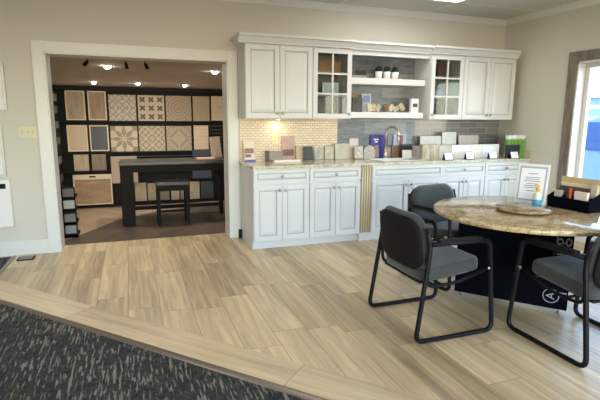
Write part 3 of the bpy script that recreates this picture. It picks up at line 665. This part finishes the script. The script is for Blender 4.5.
# shelf-like riser behind them carrying three boards
tag(B(2.25, 3.34, -.34, -.05, CZ, 1.062, .002).build('display_riser', plain('riser', srgb(210, 206, 196), .5)), 'long beige riser block behind the sample boards on the counter', 'riser')
item('tile_sample', 2.375, 2.70, 1.19, -.10, .016, stone('grey_concrete', srgb(196, 193, 188), srgb(212, 209, 203), 8), 'grey concrete-look tile on the riser, left of the taller one', 'tile sample', z0=1.0625, tilt=3)
item('tile_sample', 2.715, 2.94, 1.24, -.10, .016, stone('grey_concrete_b', srgb(200, 198, 192), srgb(216, 213, 208), 10), 'tallest grey tile on the riser, between the other two', 'tile sample', z0=1.0625, tilt=3)
item('tile_sample', 2.985, 3.31, 1.195, -.10, .016, stone('taupe_concrete', srgb(186, 180, 171), srgb(202, 197, 188), 9), 'taupe tile on the riser, furthest right', 'tile sample', z0=1.0625, tilt=3)
# card holders at the front edge
for k, (x, lb) in enumerate(((2.475, 'white card in a small black holder, first from the sink'), (2.795, 'white card in a small black holder, second from the sink'), (3.155, 'white card in a small black holder, third from the sink'), (3.452, 'white card in a small black holder in front of the navy box'))):
    h = empty('card_holder', (x, -.575 if k < 3 else -.626, CZ), R(-6), lb, 'card holder', 'card holders along the counter edge')
    MB().prism([(-.03, 0), (.03, 0), (.03, .006), (.006, .075), (0, .075)], 'x', -.062, -.056).prism([(-.03, 0), (.03, 0), (.03, .006), (.006, .075), (0, .075)], 'x', .056, .059).box(-.06, .059, -.03, .03, 0, .004).build('stand', m_blackp, h)
    B(-.053, .054, -.002, .001, 0, .085, .0008, mat=Matrix.Rotation(R(-22), 4, 'X')).build('card', m_white, h, loc=(0, -.024, .006))
nb = empty('navy_box', (3.475, -.572, CZ), 0, 'dark navy box in front of the green booklets at the counter end', 'box')
B(-.10, .10, -.02, .025, 0, .165, .003).build('body', plain('navy_card', srgb(34, 34, 52), .4), nb); B(-.101, .101, -.024, .025, .165, .172, .002).build('lid', plain('navy_lid', srgb(44, 44, 64), .4), nb)
m_grn = plain('bright_green', srgb(112, 166, 74), .4)
for k in range(5):
    x = 3.449+.058*k
    g3 = empty('green_booklet', (x, -.485, CZ), R(4), ['green booklet with white top, leftmost of the row at the counter end', 'green booklet with white top, second from the left at the counter end', 'green booklet with white top, in the middle of the row at the counter end', 'green booklet with white top, second from the right wall', 'green booklet with white top, nearest the right wall'][k], 'booklet', 'green booklets at the counter end')
    B(-.0255, .0255, -.05, 0, 0, .24, .002).build('body', m_grn, g3); B(-.0265, .0265, -.051, .001, .24, .292, .002).build('white_top', m_white, g3)
    MB().lathe([(0, 0), (.009, 0), (.009, .001), (0, .001)], n=12, mat=Matrix.Translation((0, -.0512, .248)) @ Matrix.Rotation(R(90), 4, 'X')).build('dot', m_grn, g3)

# ------------------------------------------------------------------ things on the floating shelves
T1, T2 = 1.8825, 1.4885
tag(B(1.60, 1.98, -.25, -.12, T1, T1+.010, .002).build('shelf_tray', plain('pale_wood_tray', srgb(214, 204, 180), .5)), 'narrow pale tray under the three white pots', 'tray')
m_soil = plain('soil', srgb(40, 32, 26), .9); m_grass = plain('dark_grass', srgb(38, 58, 36), .6)
for k, x in enumerate((1.685, 1.80, 1.912)):
    p = empty('potted_grass', (x, -.185, T1+.0105), 0, ['left', 'middle', 'right'][k]+' of the three small white pots of dark grass on the upper shelf', 'potted plant', 'potted grasses on the upper shelf')
    MB().lathe([(0, 0), (.036, 0), (.046, .08), (.043, .08), (.040, .068), (0, .068)], n=24).build('pot', m_white, p)
    random.seed(k); g4 = bmesh.new()
    for i in range(420):
        a = random.uniform(0, 6.28); r0 = random.uniform(0, .036); a2 = random.uniform(0, 6.28); ln_ = random.uniform(0, .018); h = random.uniform(.055, .09)
        b0 = Vector((r0*math.cos(a), r0*math.sin(a), .068)); tp = b0+Vector((ln_*math.cos(a2), ln_*math.sin(a2), h)); sd = Vector((math.cos(a2+1.57), math.sin(a2+1.57), 0))*.0028
        g4.faces.new([g4.verts.new(b0-sd), g4.verts.new(b0+sd), g4.verts.new(tp)])
    mm = MB(); mm._merge(g4); gr = mm.build('grass', m_grass, p)
item('tile_stack', 1.30, 1.52, 1.92, -.06, .16, plain('grey_green_tile', srgb(128, 130, 124), .5), 'low stack of grey green tiles at the left end of the upper shelf', 'tiles', z0=T1+.0005)
item('dark_tile', 1.46, 1.60, 2.0, -.02, .01, plain('charcoal_tile', srgb(74, 80, 86), .4), 'charcoal tile leaning on the slate behind the upper shelf tiles', 'tile sample', z0=T1+.0005, tilt=3)
item('display_box', 1.32, 1.45, 1.66, -.10, .14, stone('dark_box', srgb(48, 42, 40), srgb(86, 76, 70), 20), 'dark brown box at the left end of the lower shelf', 'box', z0=T2+.0005)
item('sample_chip', 1.335, 1.40, 1.72, -.12, .06, plain('rust_chip', srgb(140, 112, 94), .5), 'rust coloured chip on top of the dark brown shelf box', 'tile sample', z0=1.661)
pc = empty('photo_card', (1.585, -.09, T2+.0005), R(0), 'blue and white picture card standing on the lower shelf', 'card')
B(-.065, .065, -.008, 0, 0, .225, .001, mat=Matrix.Rotation(R(-6), 4, 'X')).build('card', plain('card_pale', srgb(205, 208, 214), .4), pc)
B(-.05, .05, -.010, -.008, .12, .205, mat=Matrix.Rotation(R(-6), 4, 'X')).build('picture', plain('sky_picture', srgb(138, 156, 196), .4), pc)
random.seed(5)
sh_c = [(214, 200, 170), (196, 178, 146), (170, 140, 104), (222, 212, 190), (120, 88, 62), (206, 190, 160), (150, 132, 110), (216, 206, 184), (190, 172, 140)]
sh_l = ['cream fanned sample card under the blue picture card', 'tan sample chip leaning in the middle of the lower shelf', 'ochre leaning sample chip on the lower shelf', 'ivory leaning sample chip on the lower shelf', 'dark brown leaning sample chip on the lower shelf', 'pale tan sample chip right of the dark brown one', 'taupe sample chip lying on the lower shelf', 'ivory sample chip lying on the lower shelf', 'honey coloured sample chip nearest the white carton on the lower shelf']
for k in range(9):
    x = 1.53+.058*k; tz = [12, 20, 28, 35, 30, 42, 60, 66, 58][k]
    o = B(-.03, .03, -.012, .0, 0, .09, .002).build('sample_chip', stone('chip%d' % k, srgb(*[int(c*.8) for c in sh_c[k]]), srgb(*sh_c[k]), 40))
    o.location = (x, [-.28, -.23, -.18, -.13][k % 4], T2+.001+.03*abs(math.sin(R(tz)))); o.rotation_euler = (R(-8), R(tz if k % 2 else -tz*.6), 0); tag(o, sh_l[k], 'tile sample', 'small sample chips on the lower shelf')
wc = empty('white_carton', (2.175, -.20, T2+.0005), R(4), 'small white carton with dark print at the right end of the lower shelf', 'box')
B(-.055, .055, -.05, .0, 0, .17, .002).build('body', m_white, wc); B(-.035, .035, -.0515, -.05, .065, .11).build('print', plain('dark_print', srgb(70, 66, 72), .5), wc)
# in the glass cabinets
bsk = empty('wicker_basket', (1.01, -.17, 1.935), 0, 'brown wicker basket on the top shelf behind the left glass door', 'basket')
q = NT('wicker'); x, y, z = q.sep(q.co()); f = q.math('MULTIPLY', q.math('SINE', q.math('MULTIPLY', x, 500)), q.math('SINE', q.math('MULTIPLY', z, 420)))
q.col(q.mix(q.math('MULTIPLY_ADD', f, .5, .5), srgb(110, 78, 46), srgb(180, 136, 86))).rough(.7); m_wick = q.m
bb = MB().box(-.14, .14, -.09, -.078, 0, .12, .004).box(-.14, .14, .078, .09, 0, .12, .004).box(-.14, -.128, -.08, .08, 0, .12, .004).box(.128, .14, -.08, .08, 0, .12, .004).box(-.13, .13, -.08, .08, 0, .01)
bb.build('body', m_wick, bsk); B(-.145, .145, -.095, -.085, .108, .125, .004).build('rim', m_wick, bsk)
pf = empty('framed_print', (1.06, -.17, 1.6755), R(-6), 'pale blue and white picture on the middle shelf behind the left glass door', 'picture frame')
B(-.10, .10, -.006, .006, 0, .15, .002).build('frame', m_white, pf); B(-.085, .085, -.0075, -.006, .015, .135).build('picture', stone('aqua_print', srgb(150, 180, 200), srgb(225, 228, 228), 24), pf)
item('storage_box', 2.50, 2.68, 2.10, -.10, .14, plain('maroon_box', srgb(92, 60, 52), .5), 'maroon box on the top shelf behind the right glass door', 'box', z0=1.9345)
item('storage_box', 2.45, 2.60, 1.78, -.08, .12, plain('lilac_box', srgb(130, 134, 160), .5), 'lilac grey box on the middle shelf behind the right glass door', 'box', z0=1.6755)
item('storage_box', 2.60, 2.74, 1.60, -.08, .12, plain('blue_grey_box', srgb(120, 126, 146), .5), 'blue grey box on the bottom of the right glass-door cabinet', 'box', z0=1.4235)

# ------------------------------------------------------------------ back room: sample rack
YR = 2.62
rk = empty('sample_rack', (0, YR, 0), 0, 'black wall-wide display rack with tile and flooring samples seen through the doorway', 'display rack')
fr_ = MB().box(-2.30, 1.6, .0, .05, 0, 1.83)
fr_.build('back_panel', m_rack, rk)
for z0, z1, dpt in ((1.815, 1.875, -.07), (1.325, 1.345, -.05), (1.285, 1.30, -.03), (.845, .865, -.05), (.55, .575, -.06), (.01, .035, -.10)):
    B(-2.30, 1.6, dpt, 0, z0, z1, .002).build('rail', m_rack, rk)
sl = MB()
for k in range(7): sl.box(-.03, 1.55, -.018, 0, .90+.06*k, .915+.06*k)
for k in range(4): sl.box(-1.10, 1.55, -.018, 0, .60+.06*k, .612+.06*k)
sl.build('slats', plain('rack_slat', srgb(58, 48, 42), .4), rk)
for x in (-2.11, -1.795, -1.497, -1.068, -.642, -.215, .085):
    B(x-.008, x+.008, -.025, 0, .87, 1.815).build('upright', m_rack, rk)
def board(x0, x1, z0, z1, mt, label, y=None, frame=None, nm='sample_board', cat='sample board', th=.014, tilt=0):
    y = YR-.028 if y is None else y
    cx, cz = (x0+x1)/2, (z0+z1)/2
    o = B(-(x1-x0)/2, (x1-x0)/2, -th, 0, -(z1-z0)/2, (z1-z0)/2, .001).build(nm, mt); o.location = (cx, y, cz); o.rotation_euler.x = R(tilt)
    if frame:
        f = .018; w_, h_ = (x1-x0)/2, (z1-z0)/2
        MB().box(-w_, -w_+f, -th-.005, -th, -h_, h_).box(w_-f, w_, -th-.005, -th, -h_, h_).box(-w_+f, w_-f, -th-.005, -th, h_-f, h_).box(-w_+f, w_-f, -th-.005, -th, -h_, -h_+f).build('frame', frame, o)
    return tag(o, label, cat, 'sample boards on the back room rack')
def wood(name, a, b, vert=True, fr=16):
    q = NT(name); s3 = q.sep(q.co()); i, j = (0, 2) if vert else (2, 0)
    nn = q.noise(q.comb(q.math('MULTIPLY', s3[i], fr), q.math('MULTIPLY', s3[j], 2)), 1.5, 4, .6, .6); q.col(q.ramp(nn, [(.3, a), (.7, b)])).rough(.5); return q.m
m_bfr = plain('board_edge_cream', srgb(216, 196, 160), .5)
def pattern(name, kind, a, b, cell=.2):
    q = NT(name); x, y, z = q.sep(q.co()); pi = math.pi
    def cellc(u): return q.math('SUBTRACT', q.math('FRACT', q.math('ADD', q.math('DIVIDE', u, cell), .5)), .5)
    u, v = cellc(x), cellc(z)
    au, av = q.math('ABSOLUTE', u), q.math('ABSOLUTE', v)
    r = q.math('SQRT', q.math('ADD', q.math('MULTIPLY', u, u), q.math('MULTIPLY', v, v)))
    th = q.math('ARCTAN2', v, u)
    if kind == 0: f = q.math('ADD', q.math('MULTIPLY', q.math('COSINE', q.math('MULTIPLY', u, 4*pi)), q.math('COSINE', q.math('MULTIPLY', v, 4*pi))), q.math('MULTIPLY', q.math('COSINE', q.math('MULTIPLY', r, 26)), .6))
    elif kind == 1: # dark quatrefoil star lattice
        f = q.math('SUBTRACT', q.math('MULTIPLY', q.math('COSINE', q.math('MULTIPLY', th, 4)), -.55), q.math('MULTIPLY_ADD', r, 5.2, -1.55))
    elif kind == 2: f = q.math('ADD', q.math('COSINE', q.math('MULTIPLY', r, 52)), q.math('MULTIPLY', q.math('COSINE', q.math('MULTIPLY', th, 16)), .6))
    elif kind == 3: f = q.math('SUBTRACT', q.math('COSINE', q.math('MULTIPLY', th, 8)), q.math('MULTIPLY', q.math('COSINE', q.math('MULTIPLY', r, 14)), .9))
    elif kind == 4: f = q.math('ADD', q.math('SINE', q.math('MULTIPLY', q.math('ADD', au, av), 15)), q.math('MULTIPLY', q.math('COSINE', q.math('MULTIPLY', th, 8)), .7))
    else: f = q.math('ADD', q.math('COSINE', q.math('MULTIPLY', q.math('MULTIPLY', au, av), 110)), q.math('MULTIPLY', q.math('COSINE', q.math('MULTIPLY', r, 30)), .8))
    nn = q.noise(q.co(), 30, 3)
    fac = q.ramp(q.math('MULTIPLY_ADD', f, .5, .5), [(.42, (0, 0, 0)), (.56, (1, 1, 1))])
    q.col(q.mix(q.math('MULTIPLY', nn, .35), q.mix(fac, a, b), srgb(150, 135, 115))).rough(.5); return q.m
board(-2.085, -1.815, 1.36, 1.80, wood('greige_oak', srgb(150, 128, 104), srgb(178, 156, 130)), 'tall greige wood board, top left of the rack', frame=m_bfr)
board(-1.775, -1.515, 1.36, 1.80, wood('taupe_oak', srgb(128, 106, 84), srgb(164, 138, 110)), 'tall taupe wood board, second from left in the top row', frame=m_bfr)
pats = [(0, (150, 142, 134), (196, 184, 168), .2, 'blue-grey lattice patterned tile, leftmost patterned tile of the top row'), (1, (196, 178, 148), (70, 58, 48), .133, 'cream tile with dark quatrefoil stars in the top row'), (2, (150, 132, 110), (176, 158, 132), .4, 'beige tile with round medallion in the top row')]
for k, (kd, a, b_, cl, lb) in enumerate(pats):
    x0 = (-1.482, -1.053, -.628)[k]; board(x0, x0+.40, 1.352, 1.752, pattern('pattern_tile_top_%d' % k, kd, srgb(*a), srgb(*b_), cl), lb, nm='patterned_tile', cat='tile')
board(-.20, .07, 1.352, 1.752, wood('linen_tile', srgb(160, 138, 110), srgb(180, 158, 128), fr=40), 'plain linen-look tile at the right of the patterned tiles in the top row')
board(.10, .40, 1.36, 1.76, wood('cream_planks', srgb(190, 168, 138), srgb(214, 192, 160), False), 'cream plank board behind the right doorway edge in the top row')
board(-2.10+.005, -1.81, .885, 1.285, plain('blank_beige', srgb(196, 172, 142), .5), 'blank beige board, left in the middle row', frame=m_bfr)
board(-1.78, -1.51, .885, 1.285, plain('charcoal_slate', srgb(50, 54, 58), .4), 'charcoal slate board with cream edge in the middle row', frame=m_bfr)
pats = [(3, (196, 180, 150), (142, 124, 100), .4, 'beige floral cross patterned tile, leftmost patterned tile of the middle row'), (4, (148, 130, 106), (190, 172, 142), .2, 'taupe diamond star patterned tile in the middle row'), (5, (152, 134, 112), (178, 160, 134), .4, 'taupe scrollwork patterned tile, right patterned tile of the middle row')]
for k, (kd, a, b_, cl, lb) in enumerate(pats):
    x0 = (-1.482, -1.06, -.638)[k]; board(x0, x0+.40, .872, 1.272, pattern('pattern_tile_mid_%d' % k, kd, srgb(*a), srgb(*b_), cl), lb, nm='patterned_tile', cat='tile')
board(-.20, .04, .885, 1.28, wood('pale_stacked', srgb(200, 172, 142), srgb(222, 198, 168), False, 22), 'pale horizontal-plank board, right end of the middle row')
board(-2.03, -1.82, .585, .835, wood('lower_beige', srgb(170, 146, 116), srgb(192, 168, 136)), 'short beige board, leftmost of the third row')
board(-1.775, -1.57, .585, .835, wood('lower_olive', srgb(120, 102, 76), srgb(144, 124, 94)), 'short olive brown board in the third row')
board(-1.50, -1.11, .375, .80, plain('wide_beige', srgb(178, 156, 128), .5), 'large plain beige tile left of the dark table', y=YR-.075)
bp = board(-2.05, -1.50, .06, .535, wood('floor_mockup', srgb(140, 108, 74), srgb(176, 140, 100), False, 10), 'large wood flooring panel with cream top strip low at the left of the rack', y=YR-.14, frame=m_bfr, tilt=0)
B(-.27, .27, -.018, -.014, .16, .235).build('top_strip', m_bfr, bp, loc=(0, -.006, 0)); B(-.045, .045, -.03, -.018, .195, .215, .003).build('handle', m_blackp, bp, loc=(0, -.006, 0))
low = [(-1.30, -1.18, .055, .36, (150, 128, 100)), (-1.165, -.99, .06, .36, (176, 154, 122)), (-.97, -.815, .065, .345, (160, 142, 114)), (-.785, -.63, .06, .345, (120, 104, 84)), (-.60, -.47, .055, .345, (170, 150, 122)), (-.45, -.31, .055, .345, (136, 118, 92)), (-.295, -.135, .05, .35, (182, 160, 126)), (-.11, .10, .05, .35, (52, 60, 50))]
nmz = ['taupe floor-level sample beside the dark table leg', 'tan floor-level sample right of the dark table leg', 'greige floor-level sample left of the stool', 'brown floor-level sample behind the stool seat', 'tan floor-level sample between the stool legs', 'olive tan floor-level sample near the right stool leg', 'yellowish tan floor-level sample right of the stool', 'dark green floor-level sample at the right end']
for (x0, x1, z0, z1, c_), lb in zip(low, nmz): board(x0, x1, z0, z1, wood('low_'+lb.split()[0], srgb(*[int(i*.85) for i in c_]), srgb(*c_), True, 30), lb, y=YR-.03)
board(-.235, .09, .745, .88, plain('blue_grey_sample', srgb(62, 66, 78), .5), 'blue grey sample just above the dark table at the rack', y=YR-.075)
board(-.245, .07, .405, .54, plain('blue_grey_sample_low', srgb(56, 60, 72), .5), 'blue grey sample seen under the dark table top', y=YR-.075)
# tower of small grey samples along the left side
tw = empty('sample_tower', (-2.215, 1.95, 0), 0, 'tall black rack of small grey samples beside the left doorway jamb', 'display rack')
B(-.04, .04, 0, .52, 0, 1.78).build('frame', m_rack, tw)
tc = [(110, 110, 108), (88, 90, 92), (130, 126, 120), (100, 98, 96)]
for i, z in enumerate((.22, .48, .74, 1.02, 1.25, 1.46, 1.63)):
    h_ = .10
    o = B(.0, .012, -.13, .13, 0, h_).build('small_sample', plain('tower_%d' % i, srgb(*tc[i % 4]), .5)); o.location = (-2.1745, 2.21, z)
    tag(o, ['lowest', 'second lowest', 'third', 'middle', 'fifth', 'second highest', 'topmost'][i]+' small grey sample on the tall black rack left of the big rack', 'tile sample', 'small samples on the tall black rack')
t2_ = empty('sample_stand', (-1.98, .62, 0), 0, 'low black stand of grey samples just inside the doorway at left', 'display stand')
st_ = MB().box(-.02, .14, -.0, .03, .0, .60).box(-.02, .0, 0, .26, 0, .60).box(-.0, .14, .0, .26, 0, .03)
for z in (.16, .32, .47): st_.box(0, .14, .0, .26, z, z+.02)
st_.build('frame', m_rack, t2_)
for i, (z, c_) in enumerate(((.05, (150, 150, 148)), (.19, (120, 116, 108)), (.35, (172, 170, 166)), (.49, (96, 92, 88)))):
    o = B(0, .115, -.012, 0, 0, .095).build('small_sample', plain('stand_%d' % i, srgb(*c_), .5)); o.location = (-1.968, .6195, z)
    tag(o, ['lowest', 'second lowest', 'second highest', 'topmost'][i]+' grey sample on the low black stand inside the doorway', 'tile sample', 'samples on the low black stand')

# dark table and stool
dt = empty('dark_table', (-.65, 1.10, 0), 0, 'espresso brown counter-height table in the back room', 'table')
B(-.70, .72, -.07, .43, .795, .84, .004).build('tabletop', plain('sheen_espresso_top', srgb(48, 42, 37), .3), dt)  # sheen of the top is put into a lighter colour than the legs
B(-.66, .68, -.04, -.02, .70, .795, .002).box(-.66, .68, .38, .40, .70, .795, .002).build('apron', m_darkw, dt)
for (x0, x1, y0, y1) in ((-.695, -.53, -.06, -.02), (.655, .71, -.06, -.01), (-.695, -.64, .37, .42), (.655, .71, .37, .42)): B(x0, x1, y0, y1, 0, .796, .003).build('leg', m_darkw, dt)
B(-.64, .66, .38, .41, .12, .17, .002).build('stretcher', m_darkw, dt)
stl = empty('stool', (-.70, 1.05, 0), 0, 'black backless stool with padded seat under the dark table edge', 'stool')
B(-.22, .22, -.16, .16, .52, .575, .02, 4).build('seat', plain('black_vinyl', (.02, .022, .026), .4), stl)
B(-.205, .205, -.145, .145, .46, .52, .003).build('apron', m_darkw, stl)
for sx in (-1, 1):
    for sy in (-1, 1): MB().prism([(sx*.205, 0), (sx*.165, 0), (sx*.165, .46), (sx*.205, .46)], 'y', sy*.145-.018, sy*.145+.018, bev=.002).build('leg', m_darkw, stl)
MB().box(-.17, .17, -.012, .012, .15, .18).box(-.195, -.175, -.14, .14, .22, .25).box(.175, .195, -.14, .14, .22, .25).build('stretcher', m_darkw, stl)
o = B(-.12, .12, -.10, .10, 0, .012, .002).build('leaflet_stack', plain('pinkish_paper', srgb(225, 180, 160), .6)); o.location = (-.21, 1.30, .8405); tag(o, 'pinkish leaflets lying on the dark back room table', 'leaflets')
o = B(-.075, .075, -.012, 0, 0, .30, .002).build('sample_board', wood('lean_taupe', srgb(150, 132, 112), srgb(170, 152, 130))); o.location = (-.03, 1.40, .8415); o.rotation_euler = (R(-6), R(-5), 0); tag(o, 'taupe sample board leaning upright on the dark table near the right doorway edge', 'sample board')

# lights of the back room
m_can = emis('can_lens', (1, .88, .76), 40)
def can(x, y, e, label):
    r = empty('recessed_light', (x, y, BZ), 0, label, 'ceiling light', 'recessed lights in the back room ceiling')
    MB().lathe([(.09, 0), (.10, -.004), (.085, -.008), (.075, 0)], n=24).build('trim', m_whitep, r)
    MB().lathe([(0, -.055), (.03, -.05), (.058, -.034), (.075, -.001), (0, -.001)], n=24).build('lens', m_can, r)
    l = bpy.data.lights.new('recessed_glow', 'SPOT'); l.energy = e; l.color = (1, .96, .91); l.spot_size = R(130); l.spot_blend = .6; l.shadow_soft_size = .07
    o = bpy.data.objects.new('recessed_glow', l); C.objects.link(o); o.location = (x, y, BZ-.075)
for x, y, lb in ((-2.15, 10.6, 'glowing recessed light low above the rack, leftmost'), (-.88, 10.6, 'glowing recessed light low above the rack, middle'), (.60, 10.9, 'glowing recessed light low above the rack, right'), (-1.56, 5.45, 'bright recessed light near the black track spotlights'), (.72, 5.75, 'bright recessed light at the right beside the doorway casing')): can(x, y, 60, lb)
for x, y, lb in ((-1.9, 1.25, 'added unseen light in front of the rack, above the doorway header at left'), (-.75, 1.25, 'added unseen light in front of the rack, above the doorway header in the middle'), (.5, 1.25, 'added unseen light in front of the rack, above the doorway header at right')): can(x, y, 22, lb)  # these cans are added, out of view, to light the rack fronts
tk = empty('track_light', (0, 3.6, BZ), 0, 'black track light with four small spotlight heads under the back room ceiling', 'track light')
B(-2.1, -.6, -.018, .018, -.03, 0, .002).build('track', m_blackp, tk)
for x, tlt in ((-1.80, 40), (-1.20, -10), (-.88, -22)):
    h = MB().tube([(0, 0, -.03), (0, 0, -.11)], .007, 8).build('stem', m_blackp, tk, loc=(x, 0, 0))
    MB().lathe([(0, .0), (.018, 0), (.024, -.03), (.036, -.11), (.031, -.11), (.0, -.09)], n=20, mat=Matrix.Translation((0, 0, -.10)) @ Matrix.Rotation(R(tlt), 4, 'Y')).build('head', m_blackp, h)
    MB().lathe([(0, -.092), (.030, -.106), (.030, -.1055), (0, -.0915)], n=20, mat=Matrix.Translation((0, 0, -.10)) @ Matrix.Rotation(R(tlt), 4, 'Y')).build('lens', m_can if tlt != 40 else m_blackp, h)
tk['label'] = 'black track light with three small spotlight heads under the back room ceiling'

# ------------------------------------------------------------------ outside the right window
struct(B(W+.3, 40, -30, 30, -.4, -.3).build('ground', plain('asphalt', srgb(120, 122, 126), .9)))
m_sid = NT('siding'); _z = m_sid.sep(m_sid.co())[2]; m_sid.col(m_sid.mix(m_sid.math('GREATER_THAN', m_sid.math('FRACT', m_sid.math('MULTIPLY', _z, 1.6)), .7), srgb(110, 138, 190), srgb(190, 205, 228))).rough(.6); m_sid = m_sid.m
bl = empty('far_building', (26, 9, -.3), 0, 'pale blue low building seen through the right window', 'building')
B(-3, 3, -22, 14, 0, 2.9).build('wall', m_sid, bl); B(-3.4, 3.4, -22.4, 14.4, 2.9, 3.2).build('roof', m_white, bl)
car = empty('parked_car', (7.6, .6, -.3), R(0), 'light blue parked van close outside the right window', 'car')
m_carp = plain('light_blue_paint', srgb(126, 156, 200), .3)
prof = [(-2.3, .30), (2.2, .30), (2.3, .75), (2.15, 1.0), (1.25, 1.12), (.45, 1.72), (.2, 1.80), (-2.15, 1.80), (-2.3, 1.6)]
MB().prism([(p[0], p[1]) for p in prof], 'x', -.88, .88, bev=.05).build('body', m_carp, car)
m_cg = plain('car_glass', srgb(70, 95, 140), .06)
MB().prism([(1.15, 1.16), (.48, 1.67), (-.5, 1.67), (-.5, 1.16)], 'x', -.89, .89).prism([(-.6, 1.16), (-.6, 1.67), (-2.1, 1.67), (-2.1, 1.16)], 'x', -.89, .89).build('window', m_cg, car)
for sx in (-1, 1):
    for yy in (-1.45, 1.4):
        MB().lathe([(0, -.1), (.20, -.1), (.33, -.09), (.34, 0), (.33, .09), (.2, .1), (0, .1)], n=28, mat=Matrix.Translation((sx*.80, yy, .34)) @ Matrix.Rotation(R(90), 4, 'Y')).build('wheel', m_blackp, car)
